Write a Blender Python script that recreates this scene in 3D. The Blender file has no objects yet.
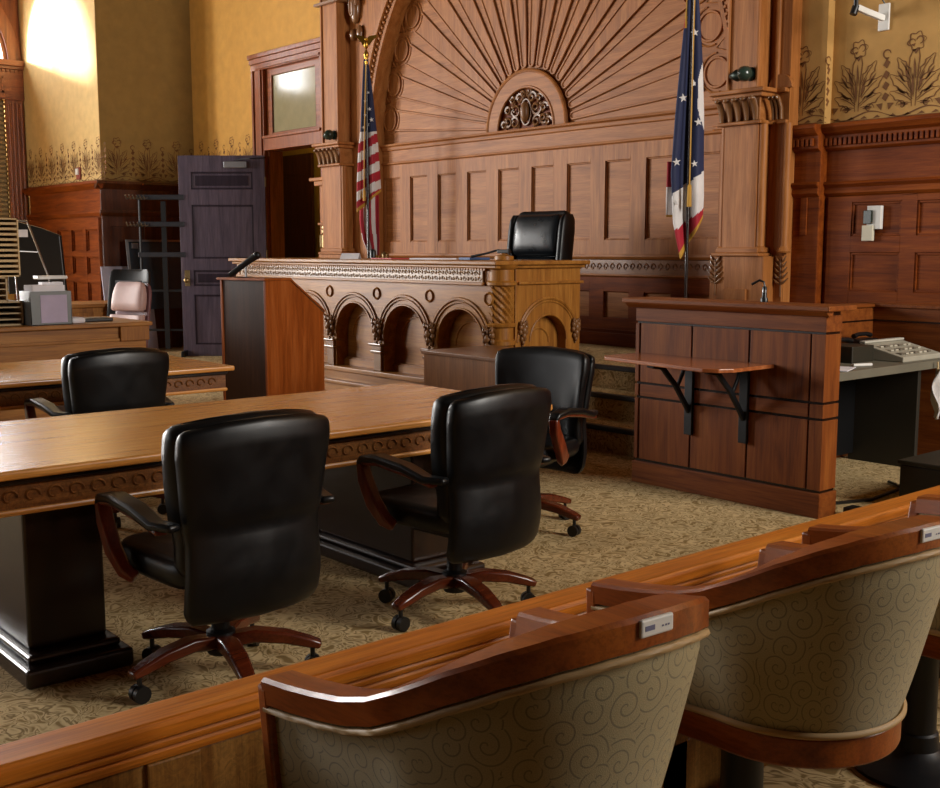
import bpy, bmesh, math, random
from math import sin, cos, pi, radians, sqrt, hypot, atan2
from mathutils import Vector, Matrix
random.seed(7)
S = bpy.context.scene
COL = S.collection
OFF = {}

# ------------------------------------------------------------------ materials
def new_mat(name):
    m = bpy.data.materials.new(name); m.use_nodes = True
    nt = m.node_tree; nt.nodes.clear()
    out = nt.nodes.new('ShaderNodeOutputMaterial')
    b = nt.nodes.new('ShaderNodeBsdfPrincipled')
    nt.links.new(b.outputs[0], out.inputs[0])
    return m, nt, b

def lin(h):
    h = h.lstrip('#'); c = [int(h[i:i+2], 16)/255 for i in (0, 2, 4)]
    return tuple((x/12.92 if x <= .04045 else ((x+.055)/1.055)**2.4) for x in c) + (1,)

def ramp(nt, stops):
    r = nt.nodes.new('ShaderNodeValToRGB')
    els = r.color_ramp.elements
    while len(els) > 1: els.remove(els[-1])
    els[0].position = stops[0][0]; els[0].color = stops[0][1]
    for p, c in stops[1:]:
        e = els.new(p); e.color = c
    return r

def mapping(nt, scale, out='Object', rot=(0, 0, 0)):
    tc = nt.nodes.new('ShaderNodeTexCoord'); mp = nt.nodes.new('ShaderNodeMapping')
    mp.inputs['Scale'].default_value = scale; mp.inputs['Rotation'].default_value = rot
    nt.links.new(tc.outputs[out], mp.inputs[0]); return mp

def noise(nt, vec, scale, detail=4, rough=.55, dist=0):
    n = nt.nodes.new('ShaderNodeTexNoise')
    n.inputs['Scale'].default_value = scale; n.inputs['Detail'].default_value = detail
    n.inputs['Roughness'].default_value = rough; n.inputs['Distortion'].default_value = dist
    if vec: nt.links.new(vec.outputs[0], n.inputs['Vector'])
    return n

def bump(nt, b, src, strength, dist=.01):
    bp = nt.nodes.new('ShaderNodeBump'); bp.inputs['Strength'].default_value = strength
    bp.inputs['Distance'].default_value = dist
    nt.links.new(src, bp.inputs['Height']); nt.links.new(bp.outputs[0], b.inputs['Normal'])

def plain(name, col, rough=.5, metal=0, bumps=0, bscale=200, spec=.5, coat=0):
    m, nt, b = new_mat(name)
    mp = mapping(nt, (1, 1, 1)); n = noise(nt, mp, 6, 3)
    c = lin(col); r = ramp(nt, [(.3, tuple(x*.9 for x in c[:3])+(1,)), (.7, tuple(min(1, x*1.08) for x in c[:3])+(1,))])
    nt.links.new(n.outputs[0], r.inputs[0]); nt.links.new(r.outputs[0], b.inputs['Base Color'])
    b.inputs['Roughness'].default_value = rough; b.inputs['Metallic'].default_value = metal
    b.inputs['Specular IOR Level'].default_value = spec; b.inputs['Coat Weight'].default_value = coat
    if bumps:
        n2 = noise(nt, mp, bscale, 3); bump(nt, b, n2.outputs[0], bumps, .003)
    return m

def wood(name, dark, mid, light, axis='Z', rough=.34, fine=1.0, figure=0, coat=.15, spec=.35):
    m, nt, b = new_mat(name)
    al, ac = .55, 7.0
    sc = [ac, ac, ac]; sc['XYZ'.index(axis)] = al
    mp = mapping(nt, sc)
    n1 = noise(nt, mp, 2.2, 6, .6, .8)
    r1 = ramp(nt, [(.28, lin(dark)), (.5, lin(mid)), (.74, lin(light))])
    nt.links.new(n1.outputs[0], r1.inputs[0])
    sc2 = [95*fine]*3; sc2['XYZ'.index(axis)] = 3.0
    mp2 = mapping(nt, sc2)
    n2 = noise(nt, mp2, 1.6, 4, .65)
    r2 = ramp(nt, [(.34, (.62, .58, .55, 1)), (.56, (1, 1, 1, 1))])
    nt.links.new(n2.outputs[0], r2.inputs[0])
    mx = nt.nodes.new('ShaderNodeMix'); mx.data_type = 'RGBA'; mx.blend_type = 'MULTIPLY'
    mx.inputs[0].default_value = .75
    nt.links.new(r1.outputs[0], mx.inputs[6]); nt.links.new(r2.outputs[0], mx.inputs[7])
    col = mx.outputs[2]
    if figure:                                                     # burl / quarter-sawn flecks
        mp3 = mapping(nt, (1, 1, 1)); n3 = noise(nt, mp3, 38, 5, .7, 2.5)
        r3 = ramp(nt, [(.36, (1-figure, 1-figure, 1-figure, 1)), (.62, (1.0, 1.0, 1.0, 1))])
        nt.links.new(n3.outputs[0], r3.inputs[0])
        mx2 = nt.nodes.new('ShaderNodeMix'); mx2.data_type = 'RGBA'; mx2.blend_type = 'MULTIPLY'
        mx2.inputs[0].default_value = 1
        nt.links.new(col, mx2.inputs[6]); nt.links.new(r3.outputs[0], mx2.inputs[7]); col = mx2.outputs[2]
    nt.links.new(col, b.inputs['Base Color'])
    b.inputs['Roughness'].default_value = rough
    b.inputs['Specular IOR Level'].default_value = spec
    b.inputs['Coat Weight'].default_value = coat; b.inputs['Coat Roughness'].default_value = .25
    bump(nt, b, n2.outputs[0], .12, .002)
    return m

def carpet_mat():
    m, nt, b = new_mat('patterned_carpet')
    mp = mapping(nt, (1, 1, 1))
    n0 = noise(nt, mp, 5.5, 2, .5)
    add = nt.nodes.new('ShaderNodeMix'); add.data_type = 'RGBA'; add.blend_type = 'ADD'; add.inputs[0].default_value = .12
    nt.links.new(mp.outputs[0], add.inputs[6]); nt.links.new(n0.outputs['Color'], add.inputs[7])
    n1 = noise(nt, None, 10, 1, .5, 2.2); nt.links.new(add.outputs[2], n1.inputs['Vector'])
    r = ramp(nt, [(.34, lin('#8d7349')), (.43, lin('#cbb184')), (.50, lin('#d2b88b')), (.545, lin('#7a633c')), (.60, lin('#d2b88a')), (.70, lin('#8d7449'))])
    nt.links.new(n1.outputs[0], r.inputs[0])
    n2 = noise(nt, mp, 1.3, 3)
    r2 = ramp(nt, [(.35, (.8, .82, .8, 1)), (.65, (1, .98, .94, 1))])
    nt.links.new(n2.outputs[0], r2.inputs[0])
    mx = nt.nodes.new('ShaderNodeMix'); mx.data_type = 'RGBA'; mx.blend_type = 'MULTIPLY'; mx.inputs[0].default_value = 1
    nt.links.new(r.outputs[0], mx.inputs[6]); nt.links.new(r2.outputs[0], mx.inputs[7])
    nt.links.new(mx.outputs[2], b.inputs['Base Color'])
    b.inputs['Roughness'].default_value = .95; b.inputs['Specular IOR Level'].default_value = .1
    n3 = noise(nt, mp, 300, 2); bump(nt, b, n3.outputs[0], .5, .004)
    return m

def scroll_fabric():
    m, nt, b = new_mat('scroll_upholstery')
    N = nt.nodes.new; L = nt.links.new
    mp = mapping(nt, (19, 19, 19), 'UV')
    v = N('ShaderNodeTexVoronoi'); v.voronoi_dimensions = '2D'; v.inputs['Scale'].default_value = 1
    L(mp.outputs[0], v.inputs['Vector'])
    sub = N('ShaderNodeVectorMath'); sub.operation = 'SUBTRACT'
    L(mp.outputs[0], sub.inputs[0]); L(v.outputs['Position'], sub.inputs[1])
    sep = N('ShaderNodeSeparateXYZ'); L(sub.outputs[0], sep.inputs[0])
    at = N('ShaderNodeMath'); at.operation = 'ARCTAN2'; L(sep.outputs[1], at.inputs[0]); L(sep.outputs[0], at.inputs[1])
    d1 = N('ShaderNodeMath'); d1.operation = 'DIVIDE'; d1.inputs[1].default_value = 2*pi; L(at.outputs[0], d1.inputs[0])
    ma = N('ShaderNodeMath'); ma.operation = 'MULTIPLY_ADD'; ma.inputs[1].default_value = 3.0
    L(v.outputs['Distance'], ma.inputs[0]); L(d1.outputs[0], ma.inputs[2])
    fr = N('ShaderNodeMath'); fr.operation = 'FRACT'; L(ma.outputs[0], fr.inputs[0])
    s2 = N('ShaderNodeMath'); s2.operation = 'SUBTRACT'; s2.inputs[1].default_value = .5; L(fr.outputs[0], s2.inputs[0])
    ab = N('ShaderNodeMath'); ab.operation = 'ABSOLUTE'; L(s2.outputs[0], ab.inputs[0])
    n1 = noise(nt, mp, 1.1, 2)
    r0 = ramp(nt, [(.42, (0, 0, 0, 1)), (.5, (1, 1, 1, 1))]); L(n1.outputs[0], r0.inputs[0])
    line = ramp(nt, [(.035, (1, 1, 1, 1)), (.11, (0, 0, 0, 1))]); L(ab.outputs[0], line.inputs[0])
    mul = N('ShaderNodeMath'); mul.operation = 'MULTIPLY'; L(line.outputs[0], mul.inputs[0])
    mul.inputs[1].default_value = .62
    tw = noise(nt, mp, 30, 2)
    rb = ramp(nt, [(.3, lin('#8a7c56')), (.7, lin('#a3946a'))]); L(tw.outputs[0], rb.inputs[0])
    mx = N('ShaderNodeMix'); mx.data_type = 'RGBA'; L(mul.outputs[0], mx.inputs[0])
    L(rb.outputs[0], mx.inputs[6]); mx.inputs[7].default_value = lin('#4d4635')
    L(mx.outputs[2], b.inputs['Base Color'])
    b.inputs['Roughness'].default_value = .7; b.inputs['Sheen Weight'].default_value = .2
    bump(nt, b, tw.outputs[0], .25, .002)
    return m

def leather(name, col, rough=.36):
    m, nt, b = new_mat(name)
    mp = mapping(nt, (1, 1, 1)); b.inputs['Base Color'].default_value = lin(col); b.inputs['Specular IOR Level'].default_value = .36
    v = noise(nt, mp, 140, 2)
    n = noise(nt, mp, 9, 3)
    r = ramp(nt, [(.3, (rough-.05,)*3+(1,)), (.7, (rough+.08,)*3+(1,))]); nt.links.new(n.outputs[0], r.inputs[0])
    nt.links.new(r.outputs[0], b.inputs['Roughness'])
    bump(nt, b, v.outputs[0], .06, .001)
    return m

def glass(name, tint=(1, 1, 1, 1), rough=.02, alpha=.35):
    m, nt, b = new_mat(name)
    b.inputs['Base Color'].default_value = tint; b.inputs['Roughness'].default_value = rough
    b.inputs['Transmission Weight'].default_value = 1; b.inputs['IOR'].default_value = 1.45
    return m

OAK = ('#7d4a22', '#a2683a', '#bb8150')
def fam(prefix, d, m_, l, **k): return {a: wood(prefix+'_'+a.lower(), d, m_, l, a, **k) for a in 'XYZ'}
W_FAN = fam('arch_oak', '#86501f', '#a26633', '#b67a44', rough=.5, coat=0, spec=.22)
W_BENCH = fam('bench_oak', '#7a4a1a', '#9a6426', '#b27c38', rough=.42, coat=.03, spec=.3)
W_WAIN = fam('wainscot_oak', '#5c2607', '#7c3a0c', '#914a14', rough=.55, coat=0, spec=.15)
W_STAND = fam('witness_oak', '#5c2c0c', '#7a4016', '#8e5220', rough=.5, coat=0, spec=.2)
W_TABLE = fam('table_oak', '#bc7630', '#d69144', '#e3a65a', rough=.27, coat=.55)
W_APRON = wood('carved_apron', '#6a3d1a', '#8a5528', '#a5703c', 'Y', rough=.4, figure=.55)
W_FRIEZE = wood('carved_frieze', '#7b5835', '#9c7750', '#b48f66', 'X', rough=.32, figure=.1)
W_RAIL = fam('rail_oak', '#ab5b14', '#c97622', '#d98a32', rough=.36, coat=.15)
W_BURL = wood('rail_burl', '#7a4a1e', '#9a6a30', '#b38446', 'Z', rough=.4, figure=.4)
W_DARK = fam('dark_pedestal', '#140a06', '#20110a', '#2c190e', rough=.25, coat=.4)
W_CHERRY = wood('cherry_leg', '#3d1509', '#58230f', '#6c2f17', 'X', rough=.25, coat=.4)
W_ARM = wood('cherry_arm', '#4f1c0c', '#6d2b14', '#81391d', 'Z', rough=.28, coat=.3)
W_JURY = wood('jury_chair_wood', '#6a2e0c', '#8c4414', '#a35a20', 'Y', rough=.34, coat=.15)
W_LECT = wood('lectern_side_oak', '#743510', '#974c1b', '#ab5f2b', 'Z', rough=.3)
W_LECTD = wood('lectern_shaded_oak', '#2e1a10', '#3c2417', '#4a2e1e', 'Z', rough=.3)  # wood darkened in colour for the face turned from the light
W_DOOR = wood('slate_stained_door', '#453c48', '#564c5a', '#685d6a', 'Z', rough=.3)
W_TRIM = fam('door_trim', '#6a3416', '#8a4a22', '#a05c30', rough=.36)
W_DESK = fam('small_desk', '#5f3a1e', '#7b4f2c', '#8e6038', rough=.3)
CARPET = carpet_mat()
FABRIC = scroll_fabric()
LEATHER = leather('black_leather', '#07080a', .36)
LEATHER2 = leather('blue_black_leather', '#0d1216', .3)
BLACK = plain('black_plastic', '#0c0c0d', .4)
BLACKM = plain('black_metal', '#0d0e11', .45, .3)
RUBBER = plain('stair_nosing_rubber', '#15181f', .5)
GOLD = plain('gold_metal', '#b98f3a', .3, 1)
GOLDC = plain('gold_fringe', '#b98a2c', .7)
BRASS = plain('aged_brass', '#9a8660', .35, 1)
STEEL = plain('brushed_steel', '#9a9a9c', .3, 1)
GREYL = plain('grey_laminate', '#6a6556', .5)
WHITE = plain('white_plastic', '#d8d6d0', .5)
PAPER = plain('white_paper', '#e2dfe4', .8)
CREAM = plain('cream_piping', '#a98a5c', .6)
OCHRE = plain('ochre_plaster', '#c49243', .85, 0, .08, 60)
OCHRE_D = plain('ochre_plaster_dimmed', '#b48a4c', .85, 0, .08, 60)  # darker copy of the left ochre; the dimmer light is in the colour
PIER_SHADE = plain('shaded_pier_plaster', '#94773f', .85, 0, .08, 60)  # pier side: its shade is put into a darker plaster colour
STENCIL = plain('stencil_brown', '#6b4218', .8)
MAUVE = plain('mauve_leather', '#b0928d', .5, 0, .1)
PLUM = plain('plum_leather', '#6a4448', .5)
RED = plain('red_cloth', '#a3182a', .75)
WHITEC = plain('white_cloth', '#d8d4d2', .75)
NAVY = plain('navy_cloth', '#1b2346', .75)
REDP = plain('red_card', '#b23a3a', .6)
BLUEP = plain('blue_card', '#2d4a78', .6)
TAN = plain('tan_cardboard', '#cdb182', .7)
TAND = plain('tan_shelving', '#b39c78', .7)
GREENB = plain('green_bronze', '#27302a', .35, .7)
SLATE = plain('slate_board', '#2b3640', .25)
GREYB = plain('grey_bin_plastic', '#6e7272', .35)
OLIVEBIN = plain('dark_olive_bin', '#26241a', .5)
CARVED = plain('carved_oak_dark', '#7a5230', .3, 0, 0, 1, .6, .3)
CARVEL = plain('carved_oak_waxed', '#7c5430', .42, 0, 0, 1, .4, .05)

# ------------------------------------------------------------------ mesh builder
class MB:
    def __init__(s): s.v = []; s.f = []; s.m = []; s.uv = None; s.cur = 0
    def add(s, vs, fs):
        o = len(s.v); s.v += [Vector(p) for p in vs]
        for f in fs: s.f.append(tuple(o+i for i in f)); s.m.append(s.cur)
        return s
    def box(s, x0, x1, y0, y1, z0, z1):
        vs = [(x, y, z) for x in (x0, x1) for y in (y0, y1) for z in (z0, z1)]
        return s.add(vs, [(0, 1, 3, 2), (4, 6, 7, 5), (0, 4, 5, 1), (2, 3, 7, 6), (0, 2, 6, 4), (1, 5, 7, 3)])
    def prism(s, poly, axis, a, b):
        def P(u, v, w): return {'X': (w, u, v), 'Y': (u, w, v), 'Z': (u, v, w)}[axis]
        n = len(poly); vs = [P(u, v, a) for u, v in poly] + [P(u, v, b) for u, v in poly]
        fs = [tuple(range(n))[::-1], tuple(range(n, 2*n))] + [(i, (i+1) % n, n+(i+1) % n, n+i) for i in range(n)]
        return s.add(vs, fs)
    def lathe(s, prof, c=(0, 0, 0), n=20, axis='Z', a0=0, a1=2*pi):
        closed = abs(a1-a0-2*pi) < 1e-6; m = n if closed else n+1
        vs = []
        for i in range(m):
            a = a0+(a1-a0)*i/n
            for r, h in prof:
                u, v = r*cos(a), r*sin(a)
                p = {'Z': (u, v, h), 'X': (h, u, v), 'Y': (u, h, v)}[axis]
                vs.append((p[0]+c[0], p[1]+c[1], p[2]+c[2]))
        k = len(prof); fs = []
        for i in range(n):
            j = (i+1) % m
            for t in range(k-1): fs.append((i*k+t, j*k+t, j*k+t+1, i*k+t+1))
        if closed:
            if prof[0][0] > 1e-6: fs.append(tuple(i*k for i in range(n))[::-1])
            if prof[-1][0] > 1e-6 and not all(abs(h-prof[0][1]) < 1e-6 for _, h in prof): fs.append(tuple(i*k+k-1 for i in range(n)))
        return s.add(vs, fs)
    def tube(s, pts, r, n=8, closed=False, caps=True):
        pts = [Vector(p) for p in pts]; m = len(pts)
        rs = r if isinstance(r, (list, tuple)) else [r]*m
        vs = []; up = None
        for i, p in enumerate(pts):
            if closed: t = pts[(i+1) % m]-pts[i-1]
            else: t = pts[min(i+1, m-1)]-pts[max(i-1, 0)]
            t.normalize()
            if up is None:
                up = Vector((0, 0, 1)) if abs(t.z) < .9 else Vector((1, 0, 0))
            a = up-t*up.dot(t)
            if a.length < 1e-5: a = t.orthogonal()
            a.normalize(); up = a; b = t.cross(a)
            for k in range(n):
                an = 2*pi*k/n; vs.append(p+a*(rs[i]*cos(an))+b*(rs[i]*sin(an)))
        fs = []
        for i in range(m if closed else m-1):
            j = (i+1) % m
            for k in range(n): fs.append((i*n+k, i*n+(k+1) % n, j*n+(k+1) % n, j*n+k))
        if not closed and caps:
            fs.append(tuple(range(n))[::-1]); fs.append(tuple((m-1)*n+k for k in range(n)))
        return s.add(vs, fs)
    def beam(s, pts, w, h, up=(0, 0, 1)):
        """rectangular section swept along a path; w,h scalars or lists"""
        pts = [Vector(p) for p in pts]; m = len(pts); up = Vector(up)
        ws = w if isinstance(w, (list, tuple)) else [w]*m; hs = h if isinstance(h, (list, tuple)) else [h]*m
        vs = []
        for i, p in enumerate(pts):
            t = (pts[min(i+1, m-1)]-pts[max(i-1, 0)]).normalized()
            sd = t.cross(up).normalized(); u = sd.cross(t).normalized()
            for a, b in ((-1, -1), (1, -1), (1, 1), (-1, 1)):
                vs.append(p+sd*(a*ws[i]/2)+u*(b*hs[i]/2))
        fs = [(3, 2, 1, 0), tuple((m-1)*4+k for k in range(4))]
        for i in range(m-1):
            for k in range(4): fs.append((i*4+k, i*4+(k+1) % 4, i*4+4+(k+1) % 4, i*4+4+k))
        return s.add(vs, fs)
    def ell(s, c, r, n=14, m=8):
        prof = [(sin(pi*i/m), -cos(pi*i/m)) for i in range(m+1)]
        vs = []; k = m+1
        for i in range(n):
            a = 2*pi*i/n
            for q, h in prof: vs.append((c[0]+r[0]*q*cos(a), c[1]+r[1]*q*sin(a), c[2]+r[2]*h))
        fs = []
        for i in range(n):
            j = (i+1) % n
            for t in range(m): fs.append((i*k+t, j*k+t, j*k+t+1, i*k+t+1))
        s.add(vs, fs); return s
    def rings(s, rs, cap=True):
        n = len(rs[0]); vs = [p for r in rs for p in r]; fs = []
        for i in range(len(rs)-1):
            for k in range(n): fs.append((i*n+k, i*n+(k+1) % n, (i+1)*n+(k+1) % n, (i+1)*n+k))
        if cap: fs.append(tuple(range(n))[::-1]); fs.append(tuple((len(rs)-1)*n+k for k in range(n)))
        return s.add(vs, fs)
    def grid(s, fn, nu, nv):
        vs = [fn(i/nu, j/nv) for i in range(nu+1) for j in range(nv+1)]
        fs = [(i*(nv+1)+j, (i+1)*(nv+1)+j, (i+1)*(nv+1)+j+1, i*(nv+1)+j+1) for i in range(nu) for j in range(nv)]
        return s.add(vs, fs)
    def build(s, name, mats, parent=None, bevel=0, smooth=None, solid=0, uvs=None, seg=2, subsurf=0):
        me = bpy.data.meshes.new(name)
        off = OFF.get(parent, Vector((0, 0, 0))) if parent else Vector((0, 0, 0))
        me.from_pydata([v-off for v in s.v], [], s.f)
        if not isinstance(mats, (list, tuple)): mats = [mats]
        for m in mats: me.materials.append(m)
        for p, i in zip(me.polygons, s.m): p.material_index = i
        if uvs:
            ul = me.uv_layers.new(name='UVMap')
            for l in me.loops: ul.data[l.index].uv = uvs[l.vertex_index]
        bm = bmesh.new(); bm.from_mesh(me)
        bmesh.ops.remove_doubles(bm, verts=bm.verts, dist=1e-5)
        bmesh.ops.recalc_face_normals(bm, faces=bm.faces); bm.to_mesh(me); bm.free()
        if smooth is not None:
            for p in me.polygons: p.use_smooth = True
            me.set_sharp_from_angle(angle=radians(smooth))
        o = bpy.data.objects.new(name, me); COL.objects.link(o)
        if parent: o.parent = parent
        OFF[o] = off
        if solid:
            q = o.modifiers.new('solid', 'SOLIDIFY'); q.thickness = solid; q.offset = 0
        if subsurf:
            q = o.modifiers.new('sub', 'SUBSURF'); q.levels = subsurf; q.render_levels = subsurf
        if bevel:
            q = o.modifiers.new('bevel', 'BEVEL'); q.width = bevel; q.segments = seg; q.limit_method = 'ANGLE'
            q.angle_limit = radians(35)
        return o

def thing(name, label, cat, loc=(0, 0, 0), rotz=0, group=None, world=False):
    o = bpy.data.objects.new(name, None); COL.objects.link(o); o.empty_display_size = .1
    o.location = loc; o.rotation_euler = (0, 0, rotz); o['label'] = label; o['category'] = cat
    if group: o['group'] = group
    OFF[o] = Vector(loc) if world else Vector((0, 0, 0))
    return o
def tag(o, label, cat, group=None):
    o['label'] = label; o['category'] = cat
    if group: o['group'] = group
    return o
def rebase(o, loc):
    """move a single-mesh thing's origin to its base"""
    loc = Vector(loc); o.data.transform(Matrix.Translation(-loc)); o.location = loc; OFF[o] = loc; return o
def struct(o): o['kind'] = 'structure'; return o
def dup(root, loc, rotz, label, group=None):
    r = root.copy(); COL.objects.link(r); r.location = loc; r.rotation_euler = (0, 0, rotz); r['label'] = label
    if group: r['group'] = group
    for ch in list(root.children):
        c = ch.copy(); COL.objects.link(c); c.parent = r
        for g in ch.children:
            d = g.copy(); COL.objects.link(d); d.parent = c
    return r
def arc(cx, cz, r, a0, a1, n):
    return [(cx+r*cos(radians(a0+(a1-a0)*i/n)), cz+r*sin(radians(a0+(a1-a0)*i/n))) for i in range(n+1)]
# ------------------------------------------------------------------ room shell
RX, LX, BY, FY, CZ = 3.2, -19.1, 8.15, -9.0, 7.4
WX, WXR = -16.03, -5.33
struct(MB().box(LX-.2, RX+.2, FY-.2, 10.2, -.15, 0).build('floor', CARPET))
struct(MB().box(LX-.2, RX+.2, FY-.2, 10.2, CZ, CZ+.15).build('ceiling', plain('unseen_ceiling_dark', '#3a2a19', .7)))  # unseen ceiling, coloured dark to cut the bounced light
# judge platform with three carpeted steps
struct(MB().prism([(6.06, 0), (6.06, .19), (6.38, .19), (6.38, .375), (6.68, .375), (6.68, .555), (8.15, .555), (8.15, 0)], 'X', -11.9, -4.45).build('judge_platform', CARPET))
for i, (y, z) in enumerate(((6.06, .19), (6.38, .375), (6.68, .555))):
    struct(MB().box(-6.55, -4.45, y-.022, y+.03, z-.032, z+.006).build('trim_%d' % (20+i), RUBBER, bevel=.006))
struct(MB().box(-1.60, RX, FY, 8.0, 0, .15).build('jury_platform', CARPET))

# back wall (door section, judge wall backing, right section)
b = MB()
b.box(WX-.2, -13.83, BY, BY+.2, 0, CZ); b.box(-12.42, -12.0, BY, BY+.2, 0, CZ)
b.box(-13.83, -12.42, BY, BY+.2, 3.95, CZ)
b.box(-12.0, WXR, BY+.01, BY+.2, 0, CZ)
wall_back = struct(b.build('wall_back', OCHRE))
b = MB(); b.box(WXR, -5.09, 8.06, BY+.2, 0, CZ)
wall_ret = struct(b.build('wall_back_return', OCHRE_D))
b = MB(); b.box(-5.09, RX+.2, BY, BY+.2, 0, CZ)
wall_br = struct(b.build('wall_back_right', OCHRE_D))
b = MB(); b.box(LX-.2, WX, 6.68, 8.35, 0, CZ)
wall_pier = struct(b.build('wall_pier', PIER_SHADE))
pf = struct(MB().box(LX-.01, WX+.001, 6.672, 6.68, 0, CZ).build('wall_pier_front', plain('lit_pier_plaster', '#cbab6e', .85)))  # pier front: the daylight on it is put into a paler colour

# left wall with one arched window near the pier and two tall windows further left
b = MB(); t0, t1 = LX-.25, LX
def hole_arch(yc, r, z0): return arc(yc, z0, r, 180, 0, 20)
yc, R = 5.2, 1.25
b.prism([(6.68, 4.5), (yc+R, 4.5)] + arc(yc, 4.5, R, 0, 180, 24) + [(yc-R, 4.5), (3.6, 4.5), (3.6, CZ), (6.68, CZ)], 'X', t0, t1)
b.box(t0, t1, yc+R, 6.68, 0, 4.5); b.box(t0, t1, 3.6, yc-R, 0, 4.5); b.box(t0, t1, yc-R, yc+R, 3.9, 4.5); b.box(t0, t1, yc-R, yc+R, 0, .8)
b.box(t0, t1, 1.2, 3.6, 0, CZ); b.box(t0, t1, -1.2, 1.2, 0, .8); b.box(t0, t1, -1.2, 1.2, 6.0, CZ)
b.box(t0, t1, -2.2, -1.2, 0, CZ); b.box(t0, t1, -4.6, -2.2, 0, .8); b.box(t0, t1, -4.6, -2.2, 6.0, CZ); b.box(t0, t1, FY, -4.6, 0, CZ)
struct(b.build('wall_left', OCHRE))
b = MB(); wins_s = [(-15.5, -13.1), (-10.6, -8.2)]
xs = LX-.2
for a, c in wins_s:
    b.box(xs, a, FY-.2, FY, 0, CZ); b.box(a, c, FY-.2, FY, 0, .9); b.box(a, c, FY-.2, FY, 6.0, CZ); xs = c
b.box(xs, RX+.2, FY-.2, FY, 0, CZ)
FRONT = plain('unseen_wall_dark', '#38200f', .6)  # unseen front and right walls, coloured dark to cut bounced light
struct(b.build('wall_front', FRONT))
b = MB(); b.box(RX, RX+.2, FY, 5.4, 0, CZ); b.box(RX, RX+.2, 5.4, 7.7, 0, 2.2); b.box(RX, RX+.2, 5.4, 7.7, 6.6, CZ); b.box(RX, RX+.2, 7.7, BY, 0, CZ)
struct(b.build('wall_right', FRONT))

# window 1: arched wooden window in the left wall
w1 = struct(MB().box(LX-.12, LX-.10, yc-R+.05, yc+R-.05, .8, 3.9).build('window_1', plain('lattice_blind', '#7d6238', .7)))
b = MB()
for k in range(40): b.box(LX-.10, LX-.075, yc-R, yc+R, .82+k*.077, .86+k*.077)
b.build('blind_slats', plain('blind_slat', '#9b7d4b', .6), w1)
f = MB()
f.prism(arc(yc, 4.5, R+.22, 0, 180, 24)+arc(yc, 4.5, R, 180, 0, 24), 'X', LX, LX+.07)
f.prism(arc(yc, 4.5, R+.02, 0, 180, 24)+arc(yc, 4.5, R-.06, 180, 0, 24), 'X', LX-.12, LX+.02)
f.box(LX-.1, LX-.06, yc-.03, yc+.03, 4.5, 4.5+R); f.build('arch_frame', W_TRIM['Z'], w1, bevel=.01)
f = MB(); f.box(LX, LX+.03, 3.8, 6.66, 4.45, 6.6)
f = MB(); f.prism([(6.66, 4.5), (6.66, 6.4)]+[(yc+1.47*cos(radians(a)), 4.5+1.47*sin(radians(a))) for a in range(90, -1, -6)], 'X', LX, LX+.04)
f.build('arch_spandrel', W_TRIM['Z'], w1)
f = MB(); f.box(LX, LX+.10, 3.7, 6.67, 3.9, 4.38); f.box(LX, LX+.14, 3.7, 6.67, 4.38, 4.43); f.box(LX, LX+.18, 3.7, 6.67, 4.43, 4.52)
for k in range(44): f.box(LX+.1, LX+.125, 3.75+k*.066, 3.785+k*.066, 4.335, 4.375)
f.box(LX+.1, LX+.112, 5.0, 6.35, 4.0, 4.04); f.box(LX+.1, LX+.112, 5.0, 6.35, 4.22, 4.26); f.box(LX+.1, LX+.112, 6.31, 6.35, 4.0, 4.26)
f.build('entablature', W_TRIM['Y'], w1, bevel=.004)
f = MB(); f.box(LX, LX+.06, 6.38, 6.66, .4, 3.9)
for k in range(4): f.lathe([(.024, .5), (.024, 3.85)], (LX+.065, 6.42+k*.068, 0), 10)
f.build('fluted_pilaster', W_TRIM['Z'], w1, smooth=40)
MB().box(LX-.09, LX-.085, yc-R, yc+R, 4.5, 4.5+.02).build('window_sill', W_TRIM['Y'], w1)
f = MB(); f.prism(arc(yc, 4.5, R-.03, 0, 180, 24), 'X', LX-.092, LX-.086); 
gm, gnt, gb = new_mat('window_glass')
gnt.nodes.remove(gb); tr = gnt.nodes.new('ShaderNodeBsdfTransparent'); gl = gnt.nodes.new('ShaderNodeBsdfGlossy'); gl.inputs['Roughness'].default_value = .02
ms = gnt.nodes.new('ShaderNodeMixShader'); ms.inputs[0].default_value = .06
gnt.links.new(tr.outputs[0], ms.inputs[1]); gnt.links.new(gl.outputs[0], ms.inputs[2]); gnt.links.new(ms.outputs[0], gnt.nodes['Material Output'].inputs[0])
f.build('pane', gm, w1)
# windows out of frame that light the room: plain sashes
n = 2
for (x0, x1, y0, y1, z0, z1) in [(LX-.15, LX-.1, -1.2, 1.2, .8, 6), (LX-.15, LX-.1, -4.6, -2.2, .8, 6)] + [(a, c, FY-.15, FY-.1, .9, 6) for a, c in wins_s] + [(RX+.1, RX+.15, 5.4, 7.7, 2.2, 6.6)]:
    f = MB()
    if x1-x0 < .1:
        for y in (y0, (y0+y1)/2-.03, y1-.06): f.box(x0, x1, y, y+.06, z0, z1)
        for z in (z0, (z0+z1)/2-.03, z1-.06): f.box(x0, x1, y0, y1, z, z+.06)
    else:
        for x in (x0, (x0+x1)/2-.03, x1-.06): f.box(x, x+.06, y0, y1, z0, z1)
        for z in (z0, (z0+z1)/2-.03, z1-.06): f.box(x0, x1, y0, y1, z, z+.06)
    struct(f.build('window_%d' % n, W_TRIM['Z'])); n += 1

# ------------------------------------------------------------------ wainscots
def cornice(mb, prof, axis, a, b): mb.prism(prof, axis, a, b)
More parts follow.
